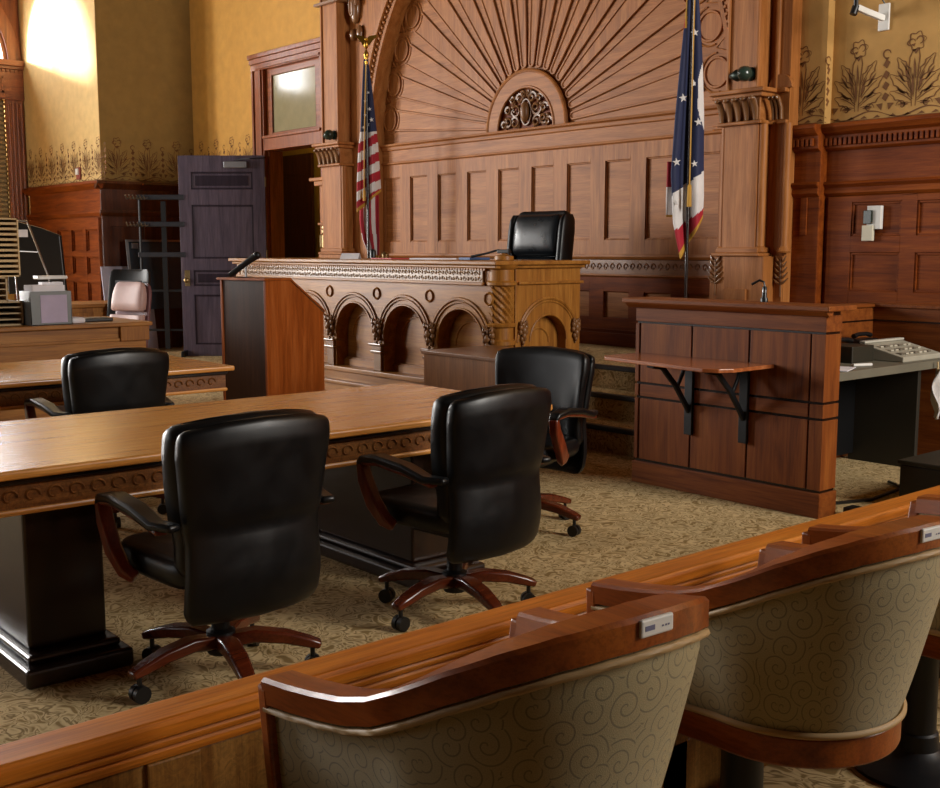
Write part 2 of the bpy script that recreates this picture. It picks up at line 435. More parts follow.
# right of the judge wall (two planes: y 8.06 then 8.15), each facing -y
def wains_seg(mb, x0, x1, y, dent=True):
    mb.box(x0, x1, y-.03, y, .0, 2.44)
    mb.prism([(y, 2.47), (y-.13, 2.47), (y-.14, 2.44), (y-.11, 2.40), (y-.075, 2.38), (y-.07, 2.28), (y-.04, 2.26), (y, 2.26)], 'X', x0, x1)
    k = 0
    while x0+.01+k*.042 < x1-.03:
        mb.box(x0+.01+k*.042, x0+.034+k*.042, y-.095, y-.06, 2.30, 2.36); k += 1
    mb.prism([(y-.03, 2.02), (y-.06, 2.02), (y-.075, 2.0), (y-.05, 1.97), (y-.06, 1.93), (y-.03, 1.9)], 'X', x0, x1)
def raised_grid(mb, xs, zs, y, d=.02, fx='X'):
    """frame members around recessed panels facing -y: xs, zs lists of panel (a,b)"""
    for a, c in xs:
        for e, g in zs:
            w = .018
            for q in ((a+w, c-w, e, e+w), (a+w, c-w, g-w, g), (a, a+w, e, g), (c-w, c, e, g)):
                mb.box(q[0], q[1], y-d*.7, y+.001, q[2], q[3])
b = MB()
wains_seg(b, WXR, -5.09, 8.06); wains_seg(b, -5.09, RX, 8.15)
b.box(-5.13, -5.088, 8.031, 8.15, 0, 2.4)
def panelled(mb, x0, x1, z0, z1, xs, zs, y, d=.022):
    """stiles and rails proud by d of y, leaving panel openings"""
    cur = x0
    for a, c in xs: mb.box(cur, a, y-d, y, z0, z1); cur = c
    mb.box(cur, x1, y-d, y, z0, z1)
    for a, c in xs:
        cz = z0
        for e, g in zs: mb.box(a, c, y-d, y, cz, e); cz = g
        mb.box(a, c, y-d, y, cz, z1)
xs = [(-4.84+k*.54, -4.84+k*.54+.42) for k in range(14)]
zs = [(.2, .5), (.62, 1.02), (1.14, 1.44+.15), (1.70, 1.88)]
zs = [(.2, .60), (.72, 1.04), (1.16, 1.46), (1.59, 1.85)]
panelled(b, -5.05, RX, 0, 1.9, xs, zs, 8.12)
raised_grid(b, xs, zs, 8.12)
b.box(-5.25, -5.19, 8.015, 8.03, 1.60, 1.90)
struct(b.build('trim_1', W_WAIN['X'], bevel=.004))
# pier wainscot: front face (facing -y) and side face (facing +x)
b = MB(); y = 6.672
b.box(LX+.2, WX, y-.03, y, 0, 2.42)
b.prism([(y, 2.48), (y-.11, 2.48), (y-.12, 2.44), (y-.06, 2.38), (y-.03, 2.36)], 'X', LX+.1, WX+.11)
b.prism([(y-.03, 2.06), (y-.06, 2.06), (y-.065, 2.02), (y-.04, 1.97), (y-.03, 1.97)], 'X', LX+.1, WX+.06)
xs = [(LX+.35+k*.56, LX+.35+k*.56+.46) for k in range(5)]
zs = [(.15, .45), (.55, .85), (.98, 1.28), (1.36, 1.62), (1.68, 1.88)]
zs = [(.15, .55), (.70, 1.0), (1.12, 1.38), (1.46, 1.78)]
panelled(b, LX+.1, WX, 0, 1.95, xs, zs, y-.03, .045); raised_grid(b, xs, zs, y-.03, .03)
struct(b.build('trim_2', W_WAIN['X'], bevel=.004))
b = MB(); x = WX
b.box(x, x+.03, 6.64, BY, 0, 2.42)
b.prism([(x, 2.48), (x+.11, 2.48), (x+.12, 2.44), (x+.06, 2.38), (x+.03, 2.36), (x, 2.36)], 'Y', 6.56, BY)
b.prism([(x+.03, 2.06), (x+.06, 2.06), (x+.065, 2.02), (x+.04, 1.97), (x+.03, 1.97)], 'Y', 6.61, BY)
for a, c in ((6.64, 6.76), (7.28, 7.42), (7.95, BY)): b.box(x+.03, x+.052, a, c, 0, 1.97)
for e, g in ((0, .2), (.9, 1.02), (1.82, 1.97)): b.box(x+.03, x+.0505, 6.641, BY, e, g)
struct(b.build('trim_3', fam('shaded_wainscot_oak', '#3a1c0c', '#512911', '#63361a')['Z'], bevel=.004))  # wainscot oak darkened in colour for the pier's shaded side
b = MB(); y = BY
b.box(WX, -14.2, y-.03, y, 0, 2.42); b.prism([(y, 2.48), (y-.11, 2.48), (y-.12, 2.44), (y-.06, 2.38), (y-.03, 2.36), (y, 2.36)], 'X', WX, -14.16)
struct(b.build('trim_4', W_WAIN['X'], bevel=.004))

# ------------------------------------------------------------------ stencilled leaf border
def stroke(mb, pts, w, T):
    pts = [Vector(p) for p in pts]; m = len(pts); a = []; c = []
    for i in range(m):
        t = (pts[min(i+1, m-1)]-pts[max(i-1, 0)])
        if t.length < 1e-9: t = Vector((1, 0))
        t.normalize(); nn = Vector((-t.y, t.x)); ww = w*(.35+.65*sin(pi*min(1, max(0, (i+.4)/(m-.2)))))
        a.append(T(*(pts[i]+nn*ww/2))); c.append(T(*(pts[i]-nn*ww/2)))
    mb.add(a+c, [(i, i+1, m+i+1, m+i) for i in range(m-1)])
def fillp(mb, pts, T): mb.add([T(*p) for p in pts], [tuple(range(len(pts)))])
def lens(mb, p, q, w, T, bend=0):
    p, q = Vector(p), Vector(q); d = q-p; nn = Vector((-d.y, d.x)).normalized()
    up = [p+d*t+nn*(sin(pi*t)*w/2+bend*sin(pi*t)) for t in (0, .2, .4, .6, .8)]
    dn = [p+d*t+nn*(-sin(pi*t)*w/2+bend*sin(pi*t)) for t in (1, .8, .6, .4, .2)]
    fillp(mb, up+dn, T)
def leafoutline(base, tip, w, lobes, bend=0, side=1):
    b0, t0_ = Vector(base), Vector(tip); d = t0_-b0; nn = Vector((-d.y, d.x)).normalized()
    pts = []
    for i in range(41):
        t = i/40; amp = w*sin(pi*min(1, t*.95+.05))**.7*(1-.35*abs(sin(pi*lobes*t)))
        pts.append(b0+d*t+nn*(side*amp+bend*sin(pi*t)))
    return pts
def motif(mb, u0, T, s=1.0):
    def Q(u, v): return T(u0+u*s, v*s)
    W = .0095
    # ground scroll
    stroke(mb, [(-.235+.47*i/24, .045+.028*sin(2*pi*i/24+pi)) for i in range(25)], .012, Q)
    stroke(mb, [(-.235+.47*i/24, .012) for i in range(25)], .010, Q)
    for u in (-.17, -.05, .06, .17): fillp(mb, [(u-.03, .02), (u+.03, .022), (u+.005, .042)], Q)
    # stem and head
    stroke(mb, [(-.02, .08), (-.03, .2), (-.055, .33), (-.05, .44), (-.02, .50)], W, Q)
    stroke(mb, [(.01, .08), (.012, .2), (.02, .34), (.03, .44), (.02, .50)], W, Q)
    hp = []
    for i in range(37):
        a = 2*pi*i/36; r = .062*(1+.16*sin(6*a+.5)); hp.append((.0+r*cos(a)*1.05, .555+r*sin(a)))
    stroke(mb, hp, W, Q)
    stroke(mb, [(-.035+.022*cos(a/10), .55+.022*sin(a/10)) for a in range(0, 50)], W, Q)
    stroke(mb, [(.025+.026*cos(pi-a/10), .56+.026*sin(a/10)) for a in range(0, 48)], W*1.2, Q)
    fillp(mb, [(-.03, .495), (.025, .50), (-.002, .46)], Q); fillp(mb, [(-.04, .535), (-.01, .54), (-.02, .515)], Q)
    # slivers up the stem
    lens(mb, (-.012, .14), (-.02, .33), .022, Q); lens(mb, (.0, .27), (-.012, .44), .018, Q); lens(mb, (-.05, .25), (-.085, .40), .018, Q)
    lens(mb, (.03, .18), (.075, .34), .020, Q, .01)
    for sd in (-1, 1):
        for (bx, by), (tx, ty), w, lb in (((.02, .12), (.20, .20), .05, 3), ((.03, .18), (.205, .33), .05, 3), ((.03, .28), (.15, .45), .042, 3)):
            stroke(mb, leafoutline((sd*bx, by), (sd*tx, ty), w, lb, 0, sd), W, Q)
            stroke(mb, leafoutline((sd*bx, by), (sd*tx, ty), w*.9, lb, 0, -sd), W, Q)
            stroke(mb, [(sd*(bx+(tx-bx)*t), by+(ty-by)*t+.02*sin(pi*t)) for t in (0, .2, .4, .6, .75)], W*.8, Q)
        lens(mb, (sd*.07, .17), (sd*.15, .235), .022, Q); lens(mb, (sd*.08, .26), (sd*.15, .36), .02, Q); lens(mb, (sd*.045, .10), (sd*.13, .105), .026, Q)
        # curl low beside the stem
        stroke(mb, [(sd*(.10+.045*(1-a/60)*cos(a/9)), .095+.045*(1-a/60)*sin(a/9)) for a in range(0, 52)], W, Q)
        fillp(mb, [(sd*.205, .07), (sd*.16, .12), (sd*.215, .125)], Q)
    # diamond chain between motifs
    for k in range(4):
        v = .17+k*.082; h = .035; fillp(mb, [(.235-.028, v-.008), (.235+.004, v-h), (.235+.03, v+.01), (.235-.004, v+h)], Q)
    stroke(mb, [(.235+.03*cos(a/8), .49+.03*sin(a/8)) for a in range(0, 42)], W*1.3, Q)
    fillp(mb, [(.215, .46), (.255, .465), (.24, .44)], Q)
b = MB()
for k in range(17):
    u0 = -4.86+k*.47
    motif(b, u0, lambda u, v: (u, 8.147, 2.475+v), 1.0) if u0 > -5.0 else None
struct_st = b.build('stencil_border', STENCIL, wall_br)
b = MB(); motif(b, -5.30, lambda u, v: (u if u < -5.09 else -5.087, 8.057 if u < -5.09 else 8.06+(u+5.09), 2.475+v))
b.build('stencil_border', STENCIL, wall_ret)
b = MB()
for k in range(7): motif(b, LX+.25+k*.46, lambda u, v: (u, 6.669, 2.485+v))
b.build('stencil_border', STENCIL, pf)
b = MB()
for k in range(3): motif(b, 6.68+.25+k*.47, lambda u, v: (WX+.003, u, 2.485+v))
b.build('stencil_border', STENCIL, wall_pier)
b = MB()
for k in range(4): motif(b, WX+.25+k*.47, lambda u, v: (u, BY-.003, 2.485+v))
b.build('stencil_border', STENCIL, wall_back)

# ------------------------------------------------------------------ doorway, transom, door leaf, hall
tr_ = MB()
for a, c in ((-14.15, -13.83), (-12.42, -12.12)): tr_.box(a, c, BY-.06, BY, 0, 3.93)
tr_.box(-14.15, -12.12, BY-.061, BY, 3.93, 4.02); tr_.box(-14.16, -12.1, BY-.08, BY, 4.02, 4.09); tr_.box(-14.18, -12.1, BY-.10, BY, 4.09, 4.15)
tr_.box(-13.83, -12.42, BY-.06, BY+.2, 2.84, 3.0)
for a, c in ((-14.1, -14.06), (-13.9, -13.86)): tr_.box(a, c, BY-.085, BY-.05, 0, 3.93)
tr_.box(-13.85, -12.40, BY-.082, BY-.05, 3.0, 3.04); tr_.box(-14.0, -12.4, BY-.08, BY-.05, 3.945, 3.98)
tr_.box(-13.832, -13.80, BY+.001, BY+.22, 0, 2.84); tr_.box(-12.45, -12.418, BY+.001, BY+.22, 0, 2.84)
door_fr = struct(tr_.build('trim_5', W_TRIM['Z'], bevel=.006))
wt = MB()
for q in ((-13.70, -12.60, 3.0, 3.08), (-13.70, -12.60, 3.84, 3.95), (-13.83, -13.70, 3.0, 3.95), (-12.60, -12.42, 3.0, 3.95)): wt.box(q[0], q[1], BY+.0, BY+.06, q[2], q[3])
w = struct(wt.build('window_20', W_TRIM['X'], bevel=.006))
MB().box(-13.70, -12.60, BY+.025, BY+.035, 3.08, 3.84).build('pane', plain('frosted_pane', '#8f8768', .12, 0, 0, 1, .6), w)
# open slate-brown door, hinged at the left jamb
def panel_door(mb, pn, w, h, t, rows):
    d = .012
    mb.box(0, w, d, t-d, 0, h)
    def faces(x0, x1, z0, z1):
        mb.box(x0, x1, 0, d, z0, z1); mb.box(x0, x1, t-d, t, z0, z1)
    faces(0, .17, 0, h); faces(w-.17, w, 0, h)
    cur = 0
    for a, c in rows: faces(.17, w-.17, cur, a); cur = c
    faces(.17, w-.17, cur, h)
    for a, c in rows:
        for y0, y1 in ((.004, .012), (t-.012, t-.004)):
            pn.box(.17, w-.17, y0, y1, a, a+.025); pn.box(.17, w-.17, y0, y1, c-.025, c); pn.box(.17, .195, y0, y1, a, c); pn.box(w-.195, w-.17, y0, y1, a, c)
        if c-a < .35: pn.box(.23, w-.23, .006, t-.006, a+.05, c-.05)
rows = [(.16, .86), (.98, 1.20), (1.36, 2.10), (2.31, 2.55)]
mb, pn = MB(), MB(); panel_door(mb, pn, 1.2, 2.77, .05, rows)
d1 = struct(mb.build('door_1', W_DOOR, bevel=.004)); d1.location = (-13.81, 8.09, 0); d1.rotation_euler = (0, 0, radians(180+48.5))
pn.build('panel_moulding', wood('slate_door_moulding', '#221a24', '#2d2430', '#3a303c', 'Z', rough=.3), d1, bevel=.002)
MB().box(.24, .56, .05, .10, 2.60, 2.69).build('door_closer', plain('closer_grey', '#8f8f93', .4, .6), d1, bevel=.01)
MB().beam([(.40, .09, 2.705), (.18, .16, 2.72), (-.01, .03, 2.74)], .03, .012).build('closer_arm', BLACKM, d1)
q = MB(); q.box(1.08, 1.15, .05, .058, .98, 1.20); q.build('lock_plate', BRASS, d1, bevel=.003)
q = MB(); q.lathe([(.012, 0), (.012, .04), (.03, .05), (.034, .068), (.02, .08), (0, .082)], (1.115, .055, 1.06), 14, 'Y'); q.build('door_knob', BRASS, d1, smooth=50)
for z in (.35, 1.35, 2.35): MB().box(-.012, .012, .0, .05, z, z+.13).build('hinge', BRASS, d1, bevel=.003)
# hall beyond
b = MB(); b.box(-17.6, -11.4, 9.9, 10.0, 0, 4.2); b.box(-17.7, -17.6, 8.35, 10, 0, 4.2); b.box(-11.5, -11.4, 8.35, 10, 0, 4.2); b.box(-17.7, -11.4, 8.35, 10, 4.2, 4.3)
struct(b.build('wall_hall', plain('hall_plaster', '#a5821f', .85)))
mb, pn = MB(), MB(); panel_door(mb, pn, 1.40, 3.0, .05, [(.2, .9), (1.05, 1.3), (1.5, 2.2), (2.35, 2.7)])
DK = wood('hall_door_wood', '#3a1e10', '#522c18', '#633a20', 'Z', rough=.4)
d2 = struct(mb.build('door_2', DK)); d2.location = (-16.72, 9.8, 0); pn.build('panel_moulding', DK, d2)
MB().box(-15.15, -14.3, 9.87, 9.9, 1.60, 1.80).build('trim_6', BLACKM)['kind'] = 'structure'
# ------------------------------------------------------------------ judge wall: arched sunburst panelling
FXc, FZc = -8.60, 2.72
JW = BY
b = MB(); b.box(-11.98, WXR, JW-.0, JW+.01, 0, CZ)
jw = struct(b.build('trim_7', W_FAN['X']))
# tall panel field (stiles and rails proud of the panels)
b = MB(); xs = [(-11.09+k*.5135, -11.09+k*.5135+.325) for k in range(10)]
panelled(b, -11.23, -5.95, 1.42, 2.50, xs, [(1.58, 2.33)], JW, .028)
for a, c in xs:
    for q in ((a, a+.012, 1.58, 2.33), (c-.012, c, 1.58, 2.33), (a, c, 1.58, 1.592), (a, c, 2.318, 2.33)): b.box(q[0], q[1], JW-.016, JW, q[2], q[3])
b.build('tall_panelling', W_FAN['Z'], jw, bevel=.004)
b = MB()
b.box(-11.23, -5.95, JW-.03, JW, 2.50, 2.66)
b.prism([(JW, 2.725), (JW-.07, 2.725), (JW-.075, 2.705), (JW-.05, 2.69), (JW-.045, 2.655), (JW-.03, 2.645), (JW, 2.645)], 'X', -11.25, -5.95)
b.prism([(JW, 2.515), (JW-.045, 2.515), (JW-.05, 2.495), (JW-.03, 2.48), (JW, 2.48)], 'X', -11.25, -5.95)
b.prism([(JW, 1.44), (JW-.06, 1.44), (JW-.065, 1.415), (JW-.04, 1.39), (JW, 1.385)], 'X', -11.25, -5.95)
b.prism([(JW, 1.25), (JW-.05, 1.25), (JW-.055, 1.235), (JW-.03, 1.22), (JW, 1.215)], 'X', -11.25, -5.95)
b.build('cornice', W_FAN['X'], jw, bevel=.003)
FRZ = wood('carved_wall_frieze', '#744622', '#8f5c30', '#a26f3e', 'X', rough=.4, figure=.3)
b = MB(); b.box(-11.23, -5.95, JW-.035, JW, 1.25, 1.385)
for k in range(62):
    x = -11.2+k*.085; b.tube([(x+.03*cos(a/3)*(1-a/26), JW-.036, 1.317+.04*sin(a/3)*(1-a/26)) for a in range(0, 20)], .007, 5)
b.build('carved_frieze', FRZ, jw, smooth=40)
b = MB(); panelled(b, -11.23, -5.95, .555, 1.22, xs, [(.83, 1.08)], JW, .026); b.box(-11.23, -5.95, JW-.045, JW, .555, .68)
b.box(-11.23, -5.95, JW-.035, JW, .70, .715)
b.build('lower_panelling', W_WAIN['X'], jw, bevel=.004)
# sunburst
def rot2(p, a): return (p[0]*cos(a)-p[1]*sin(a), p[0]*sin(a)+p[1]*cos(a))
N = 18
for k in range(N):
    a = radians(7+9.765*k); ht = radians(2.95); ri = .66; wi = ri*math.tan(ht)
    pts = [(ri, -wi)]
    po = 2.235; wo = po*math.tan(ht)
    phi = math.asin(min(1, wo/.185)); cx = 2.40
    pts += [(cx-.185*cos(phi), -wo)] if False else []
    pts += [(cx-.185*cos(t), .185*sin(t)) for t in [(-phi+2*phi*i/8) for i in range(9)]]
    pts += [(ri, wi)] + [(ri-wi*sin(radians(q)), wi*cos(radians(q))) for q in (36, 72, 108, 144)]
    P = [rot2(p, a) for p in pts]; W = [(FXc+p[0], FZc+p[1]) for p in P]
    m = MB(); m.prism(W[::-1], 'Y', JW-.012, JW)
    m.tube([(x, JW-.012, z) for x, z in W], .013, 6, closed=True)
    m.build('fan_ray', W_FAN['X'] if (a < .6 or a > 2.54) else W_FAN['Z'], jw, smooth=35)
    c = rot2((2.40, 0), a); m = MB()
    ring = [(FXc+c[0]+.125*cos(q*pi/14), JW-.006, FZc+c[1]+.125*sin(q*pi/14)) for q in range(28)]
    m.tube(ring, .014, 6, closed=True)
    m.prism([(FXc+c[0]+.118*cos(q*pi/14), FZc+c[1]+.118*sin(q*pi/14)) for q in range(28)], 'Y', JW-.006, JW+.002)
    sc = [rot2((2.40+.168*cos(radians(q)), .168*sin(radians(q))), a) for q in range(85, 276, 10)]
    m.tube([(FXc+x, JW-.004, FZc+z) for x, z in sc], .009, 5)
    m.build('fan_ring', W_FAN['Z'], jw, smooth=40)
    if k < N-1:
        a2 = a+radians(4.88); tri = [rot2(p, a2) for p in ((2.43, 0), (2.545, .065), (2.545, -.065))]
        m = MB(); T3 = [(FXc+x, FZc+z) for x, z in tri]
        m.prism(T3, 'Y', JW-.012, JW); m.tube([(x, JW-.012, z) for x, z in T3], .009, 5, closed=True)
        m.build('fan_spandrel', W_FAN['Z'], jw, smooth=40)
# lunette with carving
m = MB()
m.prism([(FXc+x, FZc+z) for x, z in arc(0, 0, .585, 0, 180, 36)+arc(0, 0, .42, 180, 0, 30)], 'Y', JW-.05, JW)
m.tube([(FXc+.585*cos(q*pi/36), JW-.04, FZc+.585*sin(q*pi/36)) for q in range(37)], .022, 8)
m.tube([(FXc+.42*cos(q*pi/36), JW-.05, FZc+.42*sin(q*pi/36)) for q in range(37)], .014, 6)
m.build('lunette_arch', W_FAN['X'], jw, smooth=40)
m = MB(); m.ell((FXc, JW-.05, FZc+.17), (.052, .05, .105), 16, 10); 
for sd in (-1, 1):
    for j, (x, z, r, tn) in enumerate(((.16, .07, .07, 1), (.15, .20, .075, -1), (.09, .31, .06, 1), (.26, .09, .06, -1), (.27, .20, .05, 1), (.04, .36, .035, -1), (.20, .30, .045, 1), (.33, .06, .045, 1))):
        sp = []
        for i in range(22):
            t = i/21; rr = r*(1-.85*t); sp.append((FXc+sd*(x+rr*cos(tn*t*9)), JW-.02-.03*t, FZc+z+rr*sin(tn*t*9)))
        m.tube(sp, [.020*(1-.5*i/21) for i in range(22)], 6)
        m.ell((FXc+sd*(x+r*.8), JW-.02, FZc+z+r*.5), (.03, .02, .022), 8, 6)
        m.ell((FXc+sd*(x-r*.6), JW-.02, FZc+z-r*.4), (.02, .022, .032), 8, 6)
m.tube([(FXc+.075*cos(q*pi/12), JW-.03, FZc+.17+.13*sin(q*pi/12)) for q in range(24)], .012, 6, closed=True)
m.build('lunette_carving', CARVEL, jw, smooth=60)
MB().prism([(FXc+x, FZc+z) for x, z in arc(0, 0, .42, 0, 180, 30)], 'Y', JW-.012, JW).build('lunette_ground', W_WAIN['X'], jw)
# arch face standing proud, with bead course
AF = 7.93; AR = 2.61; FXA = -8.50
m = MB()
top = 6.6
m.prism([(-11.98, 2.72), (-11.98, top), (WXR, top), (WXR, 2.72), (FXA+AR, 2.72)] + arc(FXA, 2.72, AR, 0, 180, 48)[1:-1] + [(FXA-AR, 2.72)], 'Y', AF, JW)
m.box(-11.98, FXA-AR, AF, JW, .555, 2.72); m.box(FXA+AR, WXR, AF, JW, .0, 2.72); m.box(-11.98, -11.9, AF, JW, 0, .56)
m.build('arch_face', W_FAN['Z'], jw)
m = MB()
for i in range(131):
    a = pi*i/130; r = AR+.03
    c_, s_ = cos(a), sin(a)
    u = Vector((c_, 0, s_)); t = Vector((-s_, 0, c_)); p = Vector((FXA, AF, 2.74))+u*r
    vs = [p+u*du+t*dt+Vector((0, dy, 0)) for dy in (-.03, 0) for du, dt in ((-.015, -.014), (.015, -.014), (.015, .014), (-.015, .014))]
    m.add(vs, [(0, 1, 2, 3), (7, 6, 5, 4), (0, 4, 5, 1), (1, 5, 6, 2), (2, 6, 7, 3), (3, 7, 4, 0)])
m.build('bead_course', W_FAN['Z'], jw, bevel=.006)
m = MB()
m.prism([(FXA+x, 2.72+z) for x, z in arc(0, 0, AR+.14, 0, 180, 48)+arc(0, 0, AR+.075, 180, 0, 48)], 'Y', AF-.05, AF)
m.prism([(FXA+x, 2.72+z) for x, z in arc(0, 0, AR+.01, 0, 180, 48)+arc(0, 0, AR-.03, 180, 0, 48)], 'Y', AF-.01, AF+.02)
m.build('arch_moulding', W_FAN['Z'], jw, smooth=40)
# pilasters either side of the arch
def acanthus_cap(m, x0, x1, y0, z0, z1, n):
    for i in range(n):
        x = x0+(x1-x0)*(i+.5)/n; w = (x1-x0)/n*.42
        m.rings([[(x+w*cos(q*pi/4)*s1, y0-.02-d+.02*sin(q*pi/4), z) for q in range(8)] for z, s1, d in ((z0, .6, 0), (z0+(z1-z0)*.5, 1, .015), (z1-.02, .9, .05), (z1, .5, .07))])
        m.ell((x, y0-.09, z1-.015), (w*.8, .025, .02), 8, 6)
def pilaster(tgt, xa, xb, yf, yb, right):
    """upper shaft, carved capital, lower shaft, base"""
    m = MB(); m.box(xa+.03, xb-.03, yf+.02, yb, 2.76, 5.2)
    e = .05
    m.box(xa+.03, xa+.055, yf, yf+.02, 2.76, 5.2); m.box(xb-.055, xb-.03, yf, yf+.02, 2.76, 5.2)
    m.build('upper_shaft', W_FAN['Z'], tgt, bevel=.006)
    m = MB(); m.box(xa-.05, xb+.05, yf-.05, yb, 2.70, 2.735); m.box(xa-.08, xb+.08, yf-.08, yb, 2.735, 2.77)
    m.box(xa-.03, xb+.03, yf-.03, yb, 2.49, 2.52); m.box(xa-.0, xb+.0, yf, yb, 2.5, 2.72)
    m.build('capital_block', W_FAN['X'], tgt, bevel=.008)
    m = MB(); acanthus_cap(m, xa-.02, xb+.02, yf, 2.52, 2.70, 5)
    if right: acanthus_cap(m, xb+.05, WXR+.0, yf+.12, 2.52, 2.70, 3)
    m.build('carved_capital', CARVED, tgt, smooth=60)
    m = MB(); m.box(xa+.02, xb-.02, yf+.02, yb, 1.50, 2.49)
    for x in (xa-.0, xb+.0): m.lathe([(.035, 1.5), (.035, 2.49)], (x, yf+.06, 0), 12)
    m.build('lower_shaft', W_FAN['Z'], tgt, smooth=35)
    m = MB(); m.box(xa-.05, xb+.05, yf-.03, yb, 1.43, 1.455)
    for x in (xa, xb): m.lathe([(.05, 1.455), (.06, 1.47), (.05, 1.49), (.042, 1.51)], (x, yf+.06, 0), 12)
    m.box(xa-.02, xb+.02, yf, yb, 1.455, 1.50); m.build('pilaster_base', W_FAN['X'], tgt, bevel=.006, smooth=35)
    m = MB(); m.box(xa-.08, xb+.08, yf+.0, yb, .2, 1.43); m.build('pedestal', W_FAN['Z'], tgt, bevel=.006)
pilaster(jw, -5.86, -5.49, 7.76, AF, True)
pilaster(jw, -11.88, -11.46, 7.74, AF, False)
m = MB(); m.box(-5.42, WXR, AF-.06, AF, 2.735, 2.77); m.box(-5.42, WXR, AF-.04, AF, 2.49, 2.52)
m.box(-6.06, -5.9, AF-.06, AF, 2.735, 2.77); m.box(-6.06, -5.9, AF-.04, AF, 2.49, 2.52); m.build('capital_return', W_FAN['X'], jw, bevel=.006)
m = MB(); m.lathe([(.035, 1.5), (.035, 2.49)], (-5.32, AF-.02, 0), 12); m.lathe([(.05, 1.455), (.06, 1.47), (.05, 1.49), (.042, 1.51)], (-5.32, AF-.02, 0), 12)
m.lathe([(.026, 1.5), (.026, 2.49)], (-5.93, AF-.02, 0), 12); m.lathe([(.022, 2.77), (.022, 5)], (-5.44, AF-.02, 0), 10)
m.prism(arc(-5.40, 2.77, .11, 0, 180, 14), 'Y', AF-.035, AF); m.build('side_column', W_FAN['Z'], jw, smooth=40)
m = MB(); m.box(-5.42, WXR, AF-.0-.02, AF, .2, 1.43); m.box(-5.78, -5.56, 7.74, 7.76, .7, 1.16); m.build('pedestal_panel', W_FAN['Z'], jw, bevel=.006)
m = MB()
for cx in (-5.34, -6.02+.04):
    y = AF-.02 if cx > -5.5 else AF
    if cx < -5.5: cx = -5.88; y = 7.76
    m.tube([(cx, y, 1.10), (cx, y-.008, 1.40)], .008, 6)
    for j in range(5):
        for sd in (-1, 1):
            z = 1.2+j*.045; m.tube([(cx, y-.004, z), (cx+sd*.03, y-.012, z+.015), (cx+sd*(.075-.006*j), y-.006, z+.055)], [.006, .012, .004], 6)
m.build('leaf_carving', CARVED, jw, smooth=60)
# springer blocks above the left capital (scrolled bracket, out at the frame's top)
m = MB(); m.ell((-11.33, 7.9, 4.34), (.085, .06, .20), 14, 10)
m.tube([(-11.33+.085*cos(a/5)*(1-a/40), 7.86, 4.34+.19*sin(a/5)*(1-a/50)) for a in range(0, 36)], .022, 8)
m.ell((-11.24, 7.9, 4.02), (.05, .04, .10), 10, 8); m.ell((-11.37, 7.9, 4.02), (.05, .05, .07), 10, 8); m.ell((-11.67, 7.74, 4.52), (.14, .05, .10), 12, 8); m.box(-11.92, -11.40, 7.70, AF, 4.40, 4.43)
m.build('scroll_bracket', CARVED, jw, smooth=60)
# side pier between the doorway and the left pilaster, with cap
m = MB(); m.box(-12.10, -11.90, 7.86, JW, 0, 2.28); m.box(-12.075, -11.915, 7.845, 7.86, .3, 1.70)
sp = struct(m.build('trim_8', W_FAN['Z'], bevel=.006))
m = MB(); m.box(-12.25, -11.93, 7.80, JW, 2.34, 2.38); m.box(-12.18, -11.93, 7.83, JW, 2.28, 2.34); m.box(-12.12, -11.91, 7.835, 7.86, 1.79, 1.82); m.build('cap_moulding', W_FAN['X'], sp, bevel=.006)
m = MB(); m.box(-12.03, -11.97, 7.835, 7.845, 1.44, 1.74); m.tube([(-12.0, 7.84, 1.49), (-12.0, 7.80, 1.52), (-12.0, 7.80, 1.66), (-12.0, 7.84, 1.69)], .012, 8)
m.ell((-12.0, 7.835, 1.755), (.03, .01, .03), 10, 6); m.ell((-12.0, 7.835, 1.43), (.03, .01, .03), 10, 6); m.build('brass_handle', BRASS, sp, smooth=40)

# small round fixtures on the pilasters
def fixture(name, label, loc):
    t = thing(name, label, 'light fixture', loc, group='round fixtures on the pilasters')
    MB().lathe([(.055, 0), (.055, -.012), (.04, -.02)], (0, 0, 0), 16, 'Y').build('wall_plate', GREENB, t, smooth=40)
    m = MB(); m.lathe([(.0, -.14), (.02, -.135), (.055, -.10), (.062, -.06), (.045, -.02), (.0, -.012)], (-.01, 0, 0), 16, 'Y'); m.build('bulb_shade', plain('dark_glass_shade', '#2c3a31', .2), t, smooth=60)
    MB().lathe([(.03, 0), (.05, -.05), (.02, -.12), (0, -.125)], (-.06, -.03, 0), 12, 'X').build('lamp_snout', GREENB, t, smooth=60)
fixture('wall_fixture', 'dark green metal knob fixture on the right pilaster above its capital', (-5.60, 7.78, 2.89))
fixture('wall_fixture', 'dark metal knob fixture on the left pilaster beside the striped flag', (-11.60, 7.76, 2.86))

